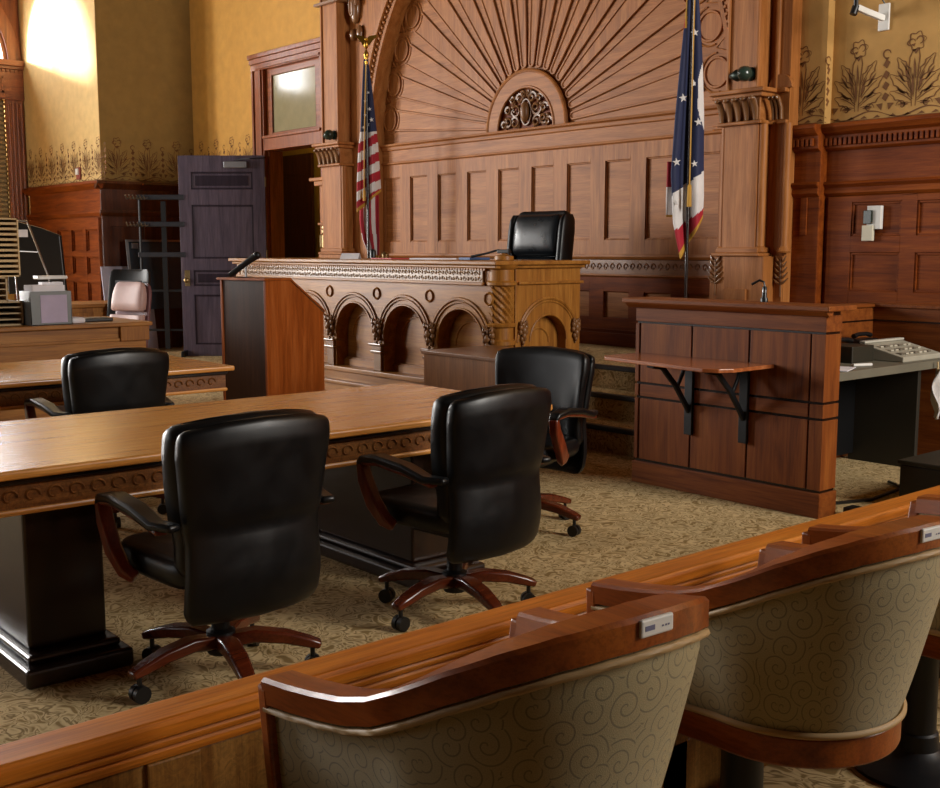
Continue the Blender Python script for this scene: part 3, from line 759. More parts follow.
# ------------------------------------------------------------------ judge's bench
BX0, BX1, BF = -10.70, -6.572, 5.9
tb = thing('judges_bench', "judge's raised oak bench with carved arches and frieze", 'bench', (-8.63, 6.3, 0), world=True)
m = MB(); m.box(BX0-.07, BX1+.06, BF-.07, 6.9, 1.362, 1.395); m.box(BX0-.04, BX1+.03, BF-.04, 6.87, 1.335, 1.362)
m.build('benchtop', W_BENCH['X'], tb, bevel=.008)
m = MB(); k = 0
while BX0+.05+k*.034 < BX1-.12: m.box(BX0+.05+k*.034, BX0+.072+k*.034, BF-.03, BF, 1.317, 1.335); k += 1
m.build('bead_moulding', W_BENCH['X'], tb)
m = MB(); m.box(BX0+.1, BX1-.16, BF-.012, BF+.03, 1.225, 1.322)
k = 0
while BX0+.16+k*.046 < BX1-.19:
    x = BX0+.16+k*.046; sg = 1 if k % 2 else -1
    m.tube([(x+.021*cos(a/3.2)*(1-a/24), BF-.014, 1.273+sg*(.018+.021*sin(a/3.2)*(1-a/24))) for a in range(0, 17)], .0055, 5)
    m.ell((x, BF-.012, 1.273-sg*.024), (.013, .008, .016), 8, 6); k += 1
m.build('carved_frieze', W_FRIEZE, tb, smooth=40)
m = MB(); m.box(BX0+.02, BX1-.14, BF-.03, BF+.02, 1.198, 1.225); m.box(BX1-.03, BX1+.025, 6.12, 6.86, 1.205, 1.228); m.build('frieze_moulding', W_BENCH['X'], tb, bevel=.006)
AX = [-7.02-.757*k for k in range(5)]; SPZ = .70
def arch_panel(mb, xa, xb, cx, ro, z0, z1, axis, a, c, sz=SPZ):
    poly = [(xa, z0), (xa, z1), (xb, z1), (xb, z0), (cx+ro, z0), (cx+ro, sz)] + arc(cx, sz, ro, 0, 180, 24)[1:-1] + [(cx-ro, sz), (cx-ro, z0)]
    mb.prism(poly, axis, a, c)
m = MB()
for cx in AX: arch_panel(m, cx-.3785, cx+.3785, cx, .30, .40, 1.20, 'Y', BF, BF+.13)
m.box(AX[0]+.3785, BX1-.05, BF, BF+.13, .40, 1.20); m.box(BX0, AX[-1]-.3785, BF, BF+.13, .40, 1.20)
m.box(BX0+.02, BX1-.02, BF+.13, BF+.17, .3, 1.33); m.box(BX0, BX0+.05, BF, 6.84, 0, 1.335)
m.box(BX0+.02, BX1-.06, BF+.01, BF+.17, 1.2, 1.335)
for j in range(5):                                               # recessed circles between arches
    pass
m.build('arcade_front', W_BENCH['X'], tb, bevel=.004)
m = MB()
for cx in AX:
    for r, w, d in ((.385, .016, .022), (.355, .012, .012), (.305, .010, .004)):
        m.tube([(cx+r*cos(q*pi/30), BF-.004, SPZ+r*sin(q*pi/30)) for q in range(31)], w*.8, 6)
    m.tube([(cx+.21*cos(q*pi/30), BF+.128, SPZ-.02+.21*sin(q*pi/30)) for q in range(31)], .010, 6)
    m.box(cx-.3, cx+.3, BF+.085, BF+.13, .40, .46); m.box(cx-.29, cx+.29, BF+.10, BF+.13, .46, .475)
m.build('arch_moulding', W_BENCH['X'], tb, smooth=40)
for j in range(6):
    cx = AX[0]+.3785-.757*j; m = MB()
    m.lathe([(0, -.003), (.036, -.003), (.047, -.016), (.058, 0)], (cx-.02, BF, 1.095), 20, 'Y')
    m.build('round_boss', W_BENCH['X'], tb, smooth=50)
def drop(m, T):
    for i, (u, v, w, r) in enumerate(((0, .0, .02, .045), (-.045, .03, .01, .035), (.045, .03, .01, .035), (-.05, -.02, .01, .03), (.05, -.02, .01, .03), (0, -.055, .02, .038), (-.025, -.085, .01, .028), (.025, -.085, .01, .028), (0, -.125, .01, .024), (0, .055, .01, .03), (-.03, .06, 0, .02), (.03, .06, 0, .02), (0, -.155, .0, .014))):
        p = T(u, v, w); m.ell(p, (r*.62, r*.62, r*.8), 8, 6)
    for sd in (-1, 1): m.tube([T(sd*.02, .07, .01), T(sd*.05, .09, .02), T(sd*.06, .06, .02), T(sd*.04, .05, .03)], .010, 6)
for j in range(6):
    cx = AX[0]+.3785-.757*j; m = MB(); drop(m, lambda u, v, w: (cx+u*.95, BF-.015-w, .78+v)); m.build('carved_drop', CARVEL, tb, smooth=60)
for j in range(1, 5):
    cx = AX[0]+.3785-.757*j; m = MB()
    m.box(cx-.055, cx+.055, BF-.02, BF+.04, .40, .56); m.box(cx-.08, cx+.08, BF-.04, BF+.05, .56, .585); m.box(cx-.095, cx+.095, BF-.055, BF+.05, .63, .65)
    m.box(cx-.07, cx+.07, BF-.03, BF+.05, .585, .63)
    m.build('arch_corbel', CARVED, tb, bevel=.006)
m = MB(); m.box(BX0-.03, BX1+.0, BF-.06, BF+.2, .355, .40); m.box(BX0-.03, BX1-.0, BF-.03, BF+.2, .0, .355); m.box(BX0-.06, BX1+.0, BF-.10, BF+.1, .24, .275); m.box(BX0-.06, BX1, BF-.13, BF+.1, 0, .155); m.box(BX0-.05, BX1, BF-.07, BF+.1, .155, .24)
m.build('bench_base', W_BENCH['X'], tb, bevel=.008)
# right hand side with one arch
m = MB(); cy, rs = 6.47, .20
arch_panel(m, 6.10, 6.84, cy, .205, .35, 1.335, 'X', BX1-.10, BX1, .745); m.box(BX1-.14, BX1-.10, 6.0, 6.84, .2, 1.335); m.box(BX1-.14, BX1-.0, 6.0, 6.84, 0, .36)
m.build('side_panel', W_BENCH['Z'], tb, bevel=.004)
m = MB()
for r, w in ((.345, .014), (.32, .010), (.21, .008)): m.tube([(BX1+.002, cy+r*cos(q*pi/30), .745+r*sin(q*pi/30)) for q in range(31)], w, 6)
m.tube([(BX1-.098, cy+.12*cos(q*pi/30)-.02, .72+.12*sin(q*pi/30)) for q in range(31)], .010, 6)
m.build('side_arch_moulding', W_BENCH['Z'], tb, smooth=40)
for yy in (6.17, 6.775):
    m = MB(); drop(m, lambda u, v, w: (BX1+.012+w*.7, yy+u*.62, .84+v*.8)); m.build('carved_drop', CARVEL, tb, smooth=60)
# twisted corner column
m = MB(); ccx, ccy = BX1-.06, 6.0
tw = []
for i in range(41):
    z = .90+.30*i/40; ph = i/40*pi*.9; rg = []
    for q in range(48):
        a = 2*pi*q/48; r = .098+.010*cos(12*(a+ph)); rg.append((ccx+r*cos(a), ccy+r*sin(a), z))
    tw.append(rg)
m.rings(tw)
m.build('twisted_column', W_BENCH['Z'], tb, smooth=50)
m = MB(); m.lathe([(.10, 0), (.10, .72), (.118, .73), (.118, .76), (.10, .775), (.10, .865), (.118, .875), (.122, .89), (.105, .905)], (ccx, ccy, 0), 24)
m.lathe([(.105, 1.195), (.12, 1.205), (.12, 1.225), (.103, 1.24), (.103, 1.325), (.125, 1.34), (.135, 1.362)], (ccx, ccy, 0), 24)
m.build('column_block', W_BENCH['Z'], tb, smooth=40)
# ------------------------------------------------------------------ counsel tables
def counsel_table(x0, x1, y0, y1, label, group=None, ped=None):
    cx, cy = (x0+x1)/2, (y0+y1)/2
    t = thing('counsel_table', label, 'table', (cx, cy, 0), world=True, group='oak counsel tables')
    m = MB(); m.box(x0, x1, y0, y1, .728, .76); m.build('tabletop', W_TABLE['Y'], t, bevel=.010, seg=3)
    m = MB(); m.box(x0+.03, x1-.03, y0+.03, y1-.03, .705, .728); m.build('top_fillet', W_DARK['Y'], t, bevel=.005)
    m = MB(); m.box(x0+.045, x1-.045, y0+.045, y1-.045, .62, .705)
    for xx, d in ((x1-.043, .004),):
        k = 0
        while y0+.08+k*.075 < y1-.08:
            y = y0+.08+k*.075
            m.tube([(xx, y+.03*cos(a/3.2)*(1-a/24), .662+.03*sin(a/3.2)*(1-a/24)) for a in range(0, 17)], .005, 4); k += 1
    k = 0
    while x0+.08+k*.075 < x1-.08:
        x = x0+.08+k*.075
        m.tube([(x+.03*cos(a/3.2)*(1-a/24), y1-.043, .662+.03*sin(a/3.2)*(1-a/24)) for a in range(0, 17)], .005, 4); k += 1
    m.build('carved_apron', W_APRON, t, smooth=40)
    m = MB(); m.box(x0+.035, x1-.035, y0+.035, y1-.035, .600, .622); m.build('apron_moulding', W_TABLE['Y'], t, bevel=.008)
    for pa, pb in ped:
        m = MB(); m.box(x0+.16, x1-.12, pa+.05, pb-.05, .10, .60); 
        p = m.build('pedestal', W_DARK['Z'], t, bevel=.01)
        m = MB(); m.box(x0+.0, x1+.0, pa, pb, 0, .07); m.box(x0+.06, x1-.05, pa+.025, pb-.025, .07, .10); m.build('plinth', W_DARK['X'], p, bevel=.016, seg=3)
    return t
counsel_table(-4.86, -3.72, .75, 3.70, 'long oak counsel table nearest the viewer with carved apron', ped=((1.22, 1.60), (2.90, 3.28)))
counsel_table(-7.42, -6.28, .43, 3.43, 'second oak counsel table, behind the near one and in front of the clerk desk', ped=((.9, 1.28), (2.58, 2.96)))

# ------------------------------------------------------------------ executive chairs
def pillow(mb, rows, n=28, e=4.0):
    """rows: (z, cx, cy, halfwidth, halfdepth, curve) -> superellipse rings; curve bends the edges forward (-y)"""
    rs = []
    for z, cx, cy, w, d, cv in rows:
        r = []
        for k in range(n):
            a = 2*pi*k/n; c_, s_ = cos(a), sin(a)
            x = w*abs(c_)**(2/e)*(1 if c_ >= 0 else -1); y = d*abs(s_)**(2/e)*(1 if s_ >= 0 else -1)
            zz = z
            r.append((cx+x, cy+y-cv*(x/max(w, .01))**2, zz))
        rs.append(r)
    mb.rings(rs)
def crown(mb, i0, amt, w):
    for v in mb.v[i0:]:
        if v.z > .8: v.z -= amt*(v.x/w)**2*min(1, (v.z-.8)/.15)
def office_chair(name, label, lmat, front_detail=True, group=None, spin=.035):
    t = thing(name, label, 'chair', group=group)
    # rear shell
    def prof(z):                                              # (halfwidth, centre y, curve)
        w = .248+.034*max(0, min(1, (z-.55)/.3)) - .01*max(0, 1-(z-.28)/.12) + .012*max(0, (.55-z)/.25)
        cy = .235+.03*sin(pi*min(1, max(0, (z-.28)/.35)))-.0+.10*max(0, z-.5)
        return w, cy, .045
    m = MB(); rows = []
    for z, sw, sd in [(.285, .80, .25), (.29, .90, .6), (.305, .96, .9)]+[(.33+.0245*i, 1, 1) for i in range(25)]+[(.935, .99, .92), (.946, .97, .72), (.953, .93, .4)]:
        w, cy, cv = prof(z); rows.append((z, 0, cy+.012+(.012 if z > .62 else 0), w*sw, .030*sd+(.008*sd if .64 < z < .9 else 0), cv))
    pillow(m, rows, e=5); crown(m, 0, .035, .3)
    m.build('back_shell', lmat, t, smooth=60)
    m = MB(); rows = []
    for z, sw, sd in [(.44, .85, .3), (.45, .95, .8)]+[(.48+.029*i, 1, 1) for i in range(16)]+[(.94, .99, .92), (.953, .965, .7), (.962, .91, .35)]:
        w, cy, cv = prof(z); rows.append((z, 0, cy-.036, (w+.004)*sw, .046*sd, cv+.012))
    pillow(m, rows, e=5); crown(m, 0, .035, .3)
    if front_detail:                                          # gathered pleats on the cushion front
        for v in m.v:
            if v.y < .2+.1*max(0, v.z-.5): v.y += .006*sin(v.x*70+v.z*6)*max(0, min(1, (.95-v.z)*4))
    m.build('backrest', lmat, t, smooth=60)
    m = MB(); rows = []
    for z, s1 in ((.395, .86), (.40, .93), (.42, .985), (.45, 1), (.475, .99), (.49, .95), (.497, .85)): rows.append((z, 0, -.03, .265*s1, .265*s1, 0))
    pillow(m, rows, e=5); m.build('seat', lmat, t, smooth=60)
    m = MB(); m.box(-.12, .12, -.14, .14, .34, .40); m.box(-.16, .16, .12, .25, .36, .40); m.build('seat_mechanism', BLACKM, t, bevel=.02)
    for sd in (-1, 1):
        x = sd*.315; m = MB()
        path = [(x*.93, .245, .625), (x, .16, .625), (x, .05, .655), (x, -.10, .672), (x, -.19, .66), (x, -.215, .635)]
        m.beam(path, [.05, .062, .07, .072, .06, .05], [.026, .03, .032, .032, .03, .02])
        a = m.build('armrest', LEATHER, t, bevel=.010, smooth=50)
        m = MB()
        m.beam([(x, -.205, .645), (x, -.19, .58), (x, -.14, .49), (x*.96, -.09, .425), (x*.88, -.06, .40)], [.05, .048, .045, .042, .04], [.03, .05, .062, .06, .04], up=(0, 1, 0))
        m.beam([(x, .20, .606), (x, .05, .634), (x, -.10, .652), (x, -.19, .645)], .045, .020)
        m.build('arm_frame', W_ARM, a, bevel=.008, smooth=40)
    m = MB(); m.lathe([(.045, .09), (.05, .10), (.05, .17), (.032, .18), (.032, .26), (.024, .262), (.024, .345)], n=16); m.build('gas_column', BLACKM, t, smooth=40)
    for k in range(5):
        a = 2*pi*k/5+spin; u = Vector((cos(a), sin(a), 0)); m = MB()
        pts = [u*.03+Vector((0, 0, .135)), u*.12+Vector((0, 0, .148)), u*.22+Vector((0, 0, .135)), u*.30+Vector((0, 0, .112)), u*.345+Vector((0, 0, .098))]
        m.beam(pts, [.062, .066, .062, .054, .046], [.05, .046, .042, .036, .026])
        l = m.build('leg', W_CHERRY, t, bevel=.008, smooth=40)
        m = MB(); c = u*.315; v = Vector((-u.y, u.x, 0))
        q = MB()
        for s_ in (-.014, .014):
            ctr = c+v*s_+Vector((0, 0, .03))
            rg = []
            for hw in (-.010, .010):
                rg.append([ctr+v*hw+u*(.0295*cos(2*pi*i/14))+Vector((0, 0, .0295*sin(2*pi*i/14))) for i in range(14)])
            q.rings(rg)
        q.lathe([(.009, .03), (.009, .095)], (c.x, c.y, 0), 8)
        q.build('caster', BLACK, l, smooth=40)
    return t
chA = office_chair('office_chair', 'black leather swivel chair in front left at the near table, back turned to us', LEATHER, group='black leather chairs at the counsel tables')
chA.location = (-3.42, 1.785, 0); chA.rotation_euler = (0, 0, radians(-87))
chB = dup(chA, (-3.44, 2.86, 0), radians(-84), 'black leather swivel chair at the middle of the near table, just before its far end')
chC = dup(chA, (-4.28, 4.03, 0), radians(14), 'black leather chair at the right end of the near table, cushion front facing the table')
chD = dup(chA, (-6.0, 2.44, 0), radians(-87), 'black leather chair between the two counsel tables, pulled up to the second table')

# ------------------------------------------------------------------ jury rail
jr = thing('jury_rail', 'long oak jury rail running diagonally across the foreground', 'rail', (-1.73, 2.5, 0), world=True)
m = MB(); m.box(-1.78, -1.69, -2.0, 6.3, .665, .70); m.build('top_rail', W_RAIL['Y'], jr, bevel=.010, seg=3)
m = MB(); m.box(-1.765, -1.702, -2, 6.3, .645, .665); m.box(-1.76, -1.71, -2, 6.3, .62, .645); m.build('rail_moulding', W_RAIL['Y'], jr, bevel=.008)
m = MB(); m.box(-1.755, -1.72, -2, 6.3, 0, .62)
for y in [-1.9+1.35*k for k in range(7)]: m.box(-1.765, -1.712, y-.05, y+.05, 0, .62)
m.box(-1.765, -1.712, -2, 6.3, 0, .24); m.build('rail_panel', W_BURL, jr, bevel=.004)

# ------------------------------------------------------------------ jury armchairs (barrel backed, on fixed pedestals)
def jury_chair(label):
    t = thing('jury_chair', label, 'chair', group='barrel chairs in the jury box')
    HW, ARM = .28, .27                                     # half width, straight arm length; local front is -y
    def U(s, off=0.0, sc=1.0):
        """s in 0..1 round the U: left arm tip -> back -> right arm tip"""
        L1 = ARM; L2 = pi*HW; tot = 2*L1+L2; d = s*tot; r = (HW+off)*sc
        fl = .026*(1-sc)/.2 if sc < 1 else 0
        if d < L1: t_ = (L1-d)/L1; r += (HW+off-r)*.6*t_; return Vector((-r-.012*t_, -(L1-d)-.015*t_*(1-sc)/.2, 0)), Vector((-1, 0, 0))
        if d < L1+L2:
            a = pi-(d-L1)/HW; return Vector((r*cos(a), r*sin(a), 0)), Vector((cos(a), sin(a), 0))
        d -= L1+L2; t_ = d/L1; r += (HW+off-r)*.6*t_; return Vector((r+.012*t_, -d-.015*t_*(1-sc)/.2, 0)), Vector((1, 0, 0))
    def top(s):
        k = abs(s-.5)*2                                    # 0 at back, 1 at arm tips
        tab = ((0, .852), (.1, .848), (.2, .836), (.3, .815), (.4, .785), (.5, .748), (.6, .714), (.7, .690), (.8, .675), (.9, .663), (1, .655))
        for (k0, z0), (k1_, z1) in zip(tab, tab[1:]):
            if k <= k1_: return z0+(z1-z0)*(k-k0)/(k1_-k0)
        return .655
    BOT = .44
    def scale_at(z): return .73+.27*min(1, max(0, (z-BOT)/.30))**.85
    NS = 72
    # upholstered barrel: outer and inner skins
    m = MB(); uv = []
    nz = 10
    rows = []
    for i in range(NS+1):
        s = i/NS; zt = top(s)-.045
        for j in range(nz+1):
            z = BOT+(zt-BOT)*j/nz; p, n_ = U(s, 0, scale_at(z)); rows.append((p.x, p.y, z)); uv.append((s*1.45, z))
    o = [(i*(nz+1)+j, (i+1)*(nz+1)+j, (i+1)*(nz+1)+j+1, i*(nz+1)+j+1) for i in range(NS) for j in range(nz)]
    m.add(rows, o)
    inner = []
    for i in range(NS+1):
        s = i/NS; zt = top(s)-.045
        for j in range(nz+1):
            z = BOT+(zt-BOT)*j/nz; p, n_ = U(s, 0, scale_at(z)); q = p-n_*.045; inner.append((q.x, q.y, z)); uv.append((s*1.3, z+.4))
    m.add(inner, [f[::-1] for f in o])
    k1 = (NS+1)*(nz+1)
    for i in (0, NS):                                         # close the arm fronts
        for j in range(nz): m.f.append((i*(nz+1)+j, i*(nz+1)+j+1, k1+i*(nz+1)+j+1, k1+i*(nz+1)+j)); m.m.append(0)
    m.build('upholstered_back', FABRIC, t, smooth=50, uvs=uv)
    # wooden top rail following the U
    def band(zlo, zhi, o1, o2, mat, name, s0=0, s1=1, nn=90):
        m = MB(); rg = []
        for i in range(nn+1):
            s = s0+(s1-s0)*i/nn; za, zb = zlo(s), zhi(s)
            pa, n_ = U(s, 0, scale_at(za)); pb, n2 = U(s, 0, scale_at(zb))
            rg.append([tuple(pa+n_*o1)[:2]+(za,), tuple(pb+n2*o1)[:2]+(zb-.006,), tuple(pb+n2*(o1-.006))[:2]+(zb,), tuple(pb-n2*(o2-.006))[:2]+(zb,), tuple(pb-n2*o2)[:2]+(zb-.006,), tuple(pa-n_*o2)[:2]+(za,)])
        m.rings(rg); return m.build(name, mat, t, smooth=35)
    band(lambda s: top(s)-.045, lambda s: top(s), .012, .050, W_JURY, 'top_rail')
    m = MB(); m.tube([tuple(U(i/80, .009, scale_at(top(i/80)-.055))[0])[:2]+(top(i/80)-.055,) for i in range(81)], .006, 6)
    m.tube([tuple(U(i/80, .012, scale_at(BOT))[0])[:2]+(BOT+.006,) for i in range(81)], .007, 6)
    for s in (0, 1):
        p = [U(s, 0, scale_at(z))[0]+Vector((0, -.004, z)) for z in (.46, .5, .54, .58, .595)]
        m.tube(p, .006, 6)
    m.build('piping', CREAM, t, smooth=60)
    for s in (0, 1):                                          # arm fronts
        m = MB(); rg = []
        for z in (.44, .50, .56, .60, .64):
            p, n_ = U(s, 0, scale_at(z)); sg = 1 if s else -1
            rg.append([(p.x+sg*.012, p.y-.018, z), (p.x+sg*.012, p.y+.012, z), (p.x-sg*.050, p.y+.012, z), (p.x-sg*.050, p.y-.018, z)])
        m.rings(rg); m.build('arm_front', W_JURY, t, bevel=.005)
    # seat frame ring and seat
    m = MB(); rg = []
    fr = [U(i/60, .008, .73)[0] for i in range(61)]
    ring_o = [(p.x, p.y) for p in fr]; m.prism(ring_o, 'Z', .38, .44); m.build('seat_frame', W_JURY, t, bevel=.006, smooth=35)
    m = MB(); pillow(m, [(.452, 0, -.05, .17, .19, 0), (.46, 0, -.05, .185, .21, 0), (.49, 0, -.05, .19, .215, 0), (.51, 0, -.05, .18, .205, 0), (.515, 0, -.05, .15, .17, 0)], e=4)
    m.build('seat_cushion', FABRIC, t, smooth=60, uvs=[(v.x, v.y) for v in m.v])
    m = MB(); m.lathe([(.16, 0), (.165, .012), (.13, .028), (.075, .042), (.055, .06), (.052, .10), (.046, .105), (.044, .32), (.06, .34), (.10, .36), (.10, .386)], (0, -.12, 0), 24)
    m.build('pedestal', BLACKM, t, smooth=40)
    # number plate on the back of the rail
    p, n_ = U(.5, 0, 1); m = MB(); m.box(-.031, .031, p.y+.008, p.y+.0155, .822, .847)
    pl = m.build('label_plate', WHITE, t, bevel=.003)
    m = MB()
    for x in (-.022, -.017, -.011): m.box(x, x+.003, p.y+.0155, p.y+.016, .832, .8345)
    m.box(.006, .024, p.y+.0155, p.y+.016, .831, .838); m.build('label_print', plain('label_print_grey', '#6a6a86', .6), pl)
    return t
j1 = jury_chair('nearest barrel jury chair in patterned olive fabric, at the bottom centre'); j1.location = (-1.225, 1.14, .15); j1.rotation_euler = (0, 0, radians(-93))
dup(j1, (-1.225, 1.90, .15), radians(-96), 'second jury chair from the left, patterned barrel back cut by the right edge')
dup(j1, (-1.225, 2.67, .15), radians(-90), 'third jury chair, mostly hidden, its black pedestal at the right edge')
dup(j1, (-1.225, 3.44, .15), radians(-90), 'farthest jury chair, only an arm showing above the rail at the right edge')

# ------------------------------------------------------------------ witness stand
WY = 5.42; X0, X1 = -4.715, -3.36
ws = thing('witness_stand', 'oak panelled witness stand front with fold-out shelf', 'witness stand', (-4.03, 5.4, 0), world=True)
m = MB(); m.box(X0-.07, X1+.05, WY-.06, WY+.22, 1.150, 1.18); m.prism([(WY-.06, 1.15), (WY+.02, 1.15), (WY+.02, 1.12), (WY-.02, 1.12)], 'X', X0-.05, X1+.03); m.build('top_rail', W_STAND['X'], ws, bevel=.006)
m = MB(); m.box(X0, X1, WY, WY+.16, 1.035, 1.125); m.build('frieze_board', W_STAND['X'], ws, bevel=.003)
m = MB(); m.box(X0+.008, X1-.008, WY+.012, WY+.15, .02, 1.15); m.build('dark_core', W_DARK['Z'], ws)
G = .006; PX = [X0+.035, -4.27, -3.855, X1-.09]
zr = [(.155, .545), (.56, .635), (.65, 1.022)]
for e, g in zr:
    for i in range(3):
        m = MB(); m.box(PX[i]+G, PX[i+1]-G, WY+.003, WY+.02, e, g); m.build('front_panel', W_STAND['Z' if g-e > .2 else 'X'], ws, bevel=.002)
    m = MB(); m.box(X0, PX[0]-G, WY, WY+.155, e, g); m.build('end_stile', W_STAND['Z'], ws, bevel=.002)
    m = MB(); m.box(PX[3]+G, X1, WY, WY+.155, e, g); m.build('end_stile', W_STAND['Z'], ws, bevel=.002)
m = MB(); m.box(X0-.004, X1+.004, WY-.01, WY+.165, 0, .14); m.build('base_board', W_STAND['X'], ws, bevel=.004)
# side return and back half wall
m = MB(); m.box(-4.42, -4.3, WY+.16, 7.6, 0, 1.07); m.box(-4.3, -2.3, 7.55, 7.67, 0, 1.07)
m.build('rear_half_wall', W_STAND['X'], ws, bevel=.004)
m = MB(); m.box(-4.44, -4.28, WY+.16, 7.62, 1.07, 1.095); m.box(-4.44, -2.3, 7.53, 7.69, 1.07, 1.095); m.build('half_wall_cap', W_STAND['Y'], ws, bevel=.004)
m = MB(); m.box(-4.302, -4.297, WY+.2, 7.55, .968, .980); m.box(-4.3, -2.3, 7.545, 7.552, .968, .980); m.build('groove_shade_strip', W_DARK['X'], ws)  # dark strips laid on the wall for the shade of a groove
# fold-out shelf
sh = MB(); z = .815
sh.prism([(-4.68, WY), (-4.68, WY-.33), (-4.62, WY-.39), (-3.80, WY-.50), (-3.72, WY-.46), (-3.68, WY-.38), (-3.68, WY)], 'Z', z, z+.022)
s_ = sh.build('shelf', wood('shelf_oak', '#7d3f1e', '#a35c32', '#b87346', 'X', rough=.25, coat=.4), ws, bevel=.004)
for x in (-4.27, -3.87):
    m = MB(); m.box(x-.03, x+.03, WY-.022, WY, .36, z); m.box(x-.028, x+.028, WY-.38, WY, z-.02, z)
    m.beam([(x, WY-.01, .50), (x, WY-.07, .58), (x, WY-.15, .68), (x, WY-.27, .79), (x, WY-.36, z-.01)], .03, .022, up=(1, 0, 0))
    m.beam([(x, WY-.13, .66), (x, WY-.08, .74), (x, WY-.06, z-.01)], .022, .016, up=(1, 0, 0))
    m.build('shelf_bracket', BLACKM, s_, bevel=.004)
mc = thing('microphone', 'small black gooseneck microphone standing on the witness stand rail', 'microphone', (-3.86, 5.56, 1.18))
m = MB(); m.lathe([(.022, 0), (.022, .02), (.014, .03), (.014, .085), (.009, .09)], n=14); m.build('base', BLACK, mc, smooth=40)
MB().lathe([(.0145, .055), (.0145, .07)], n=14).build('chrome_collar', STEEL, mc, smooth=40)
MB().tube([(0, 0, .088), (-.006, 0, .115), (-.03, -.01, .125), (-.075, -.02, .10)], [.006, .006, .007, .008], 8).build('gooseneck', BLACK, mc, smooth=40)

# ------------------------------------------------------------------ court reporter's desk
dk = thing('reporter_desk', 'grey topped desk beside the witness stand', 'desk', (-3.99, 6.8, 0), world=True)
MB().box(-4.29, -3.68, 5.75, 7.52, .685, .74).build('desktop', GREYL, dk, bevel=.004)
MB().box(-4.24, -3.74, 7.18, 7.22, 0, .685).build('end_panel', plain('desk_end_dark', '#2a261e', .5), dk, bevel=.003)
MB().box(-4.24, -4.20, 5.8, 7.18, .05, .685).build('underdesk_dark', BLACK, dk)  # black sheet puts the dark under the desk into its colour
MB().box(-4.24, -3.74, 5.78, 5.82, 0, .685).build('end_panel', BLACK, dk)
ph = thing('desk_console', 'beige and grey keyed console on the reporter desk', 'console', (-3.90, 7.23, .74), radians(90))
m = MB(); m.prism([(-.16, 0), (-.16, .035), (.16, .115), (.16, 0)], 'X', -.26, .26); m.build('case', plain('console_beige', '#a39d8c', .5), ph, bevel=.006)
for i in range(3):
    for j in range(7):
        x = -.20+j*.06; y = -.10+i*.075; zz = .035+(y+.16)*.25
        m = MB(); m.box(x-.02, x+.02, y-.024, y+.024, zz-.004, zz+.008); m.build('key', plain('console_key', '#6f6658', .5) if (i+j) % 3 == 0 else plain('console_key_light', '#b4ad9b', .5), ph, bevel=.003)
m = MB(); m.box(-.26, .26, .12, .165, .11, .125); m.build('console_ridge', plain('console_ridge', '#b9b5a8', .5), ph, bevel=.004)
m = MB(); m.box(-4.22, -3.93, 6.66, 6.93, .74, .85); o = m.build('equipment_box', plain('dark_box_olive', '#2a261c', .45), bevel=.006); rebase(o, (-4.07, 6.80, .74)); tag(o, 'dark box standing left of the keyed console on the reporter desk', 'box')
for i, (x, y, lab) in enumerate(((-4.10, 6.82, 'black telephone handset lying on the dark box on the reporter desk'), (-4.18, 7.20, 'black handset behind the keyed console on the reporter desk'))):
    t = thing('telephone_handset', lab, 'telephone', (x, y, .85))
    if i: t.location.z = .74; MB().box(-.07, .07, -.13, .13, 0, .125).build('phone_base', BLACK, t, bevel=.02); dz = .125
    else: dz = 0
    m = MB(); m.tube([(0, -.11, dz+.018), (0, -.05, dz+.03), (0, .05, dz+.03), (0, .11, dz+.018)], [.018, .015, .015, .018], 10); m.build('handset', BLACK, t, smooth=50)
m = MB(); m.box(-.075, .075, -.015, .015, 0, .018)
o = m.build('stapler_bar', WHITE, bevel=.006); o.location = (-3.80, 6.56, .741); o.rotation_euler = (0, 0, radians(70)); tag(o, 'white flat bar lying at the front edge of the reporter desk', 'desk tool')
m = MB(); m.box(-.10, .10, -.14, .14, 0, .004); o = m.build('paper_sheet', PAPER); o.location = (-3.82, 6.28, .741); o.rotation_euler = (0, 0, radians(20)); tag(o, 'white paper sheet on the reporter desk beside the witness stand', 'paper')
t = thing('small_gadget', 'small dark gadget with cable tucked in the corner of the reporter desk', 'gadget', (-4.12, 6.50, .74))
m = MB(); m.box(-.08, .08, -.09, .09, 0, .05); m.build('body', BLACK, t, bevel=.01); m = MB(); m.tube([(.0, .0, .05), (.02, .03, .12), (-.02, .06, .13), (-.05, .02, .06)], .008, 6); m.build('cable_loop', BLACK, t, smooth=40)
t = thing('cabinet_box', 'dark olive box standing on the carpet under the reporter desk', 'box', (-2.95, 6.30, 0))
m = MB(); m.box(-.26, .26, -.30, .30, 0, .26); m.build('body', OLIVEBIN, t, bevel=.01); m = MB(); m.box(-.27, .27, -.31, .31, .26, .285); m.build('lid', OLIVEBIN, t, bevel=.006)
t = thing('white_cloth', 'white crumpled cloth hanging from the end of the reporter desk', 'cloth', (-3.645, 7.27, .35))
m = MB(); m.grid(lambda u, v: Vector((.03*sin(v*7+u*5)+.01*cos(u*9), (u-.5)*.10*(1-.6*abs(v-.4)), v*.34)), 8, 14); m.build('fabric_fold', WHITEC, t, smooth=60, solid=.006)
MB().tube([(0, -.01, .32), (-.005, -.01, .385)], .006, 6).build('hanging_strap', TAN, t)
m = MB(); m.tube([(-3.72, 5.62, .012), (-3.5, 5.75, .012), (-3.4, 6.05, .012), (-3.45, 6.5, .012), (-3.6, 6.6, .012)], .010, 6); o = m.build('power_cable', BLACK, smooth=40); rebase(o, (-3.4, 6.0, 0)); tag(o, 'black cable trailing on the carpet under the reporter desk', 'cable')
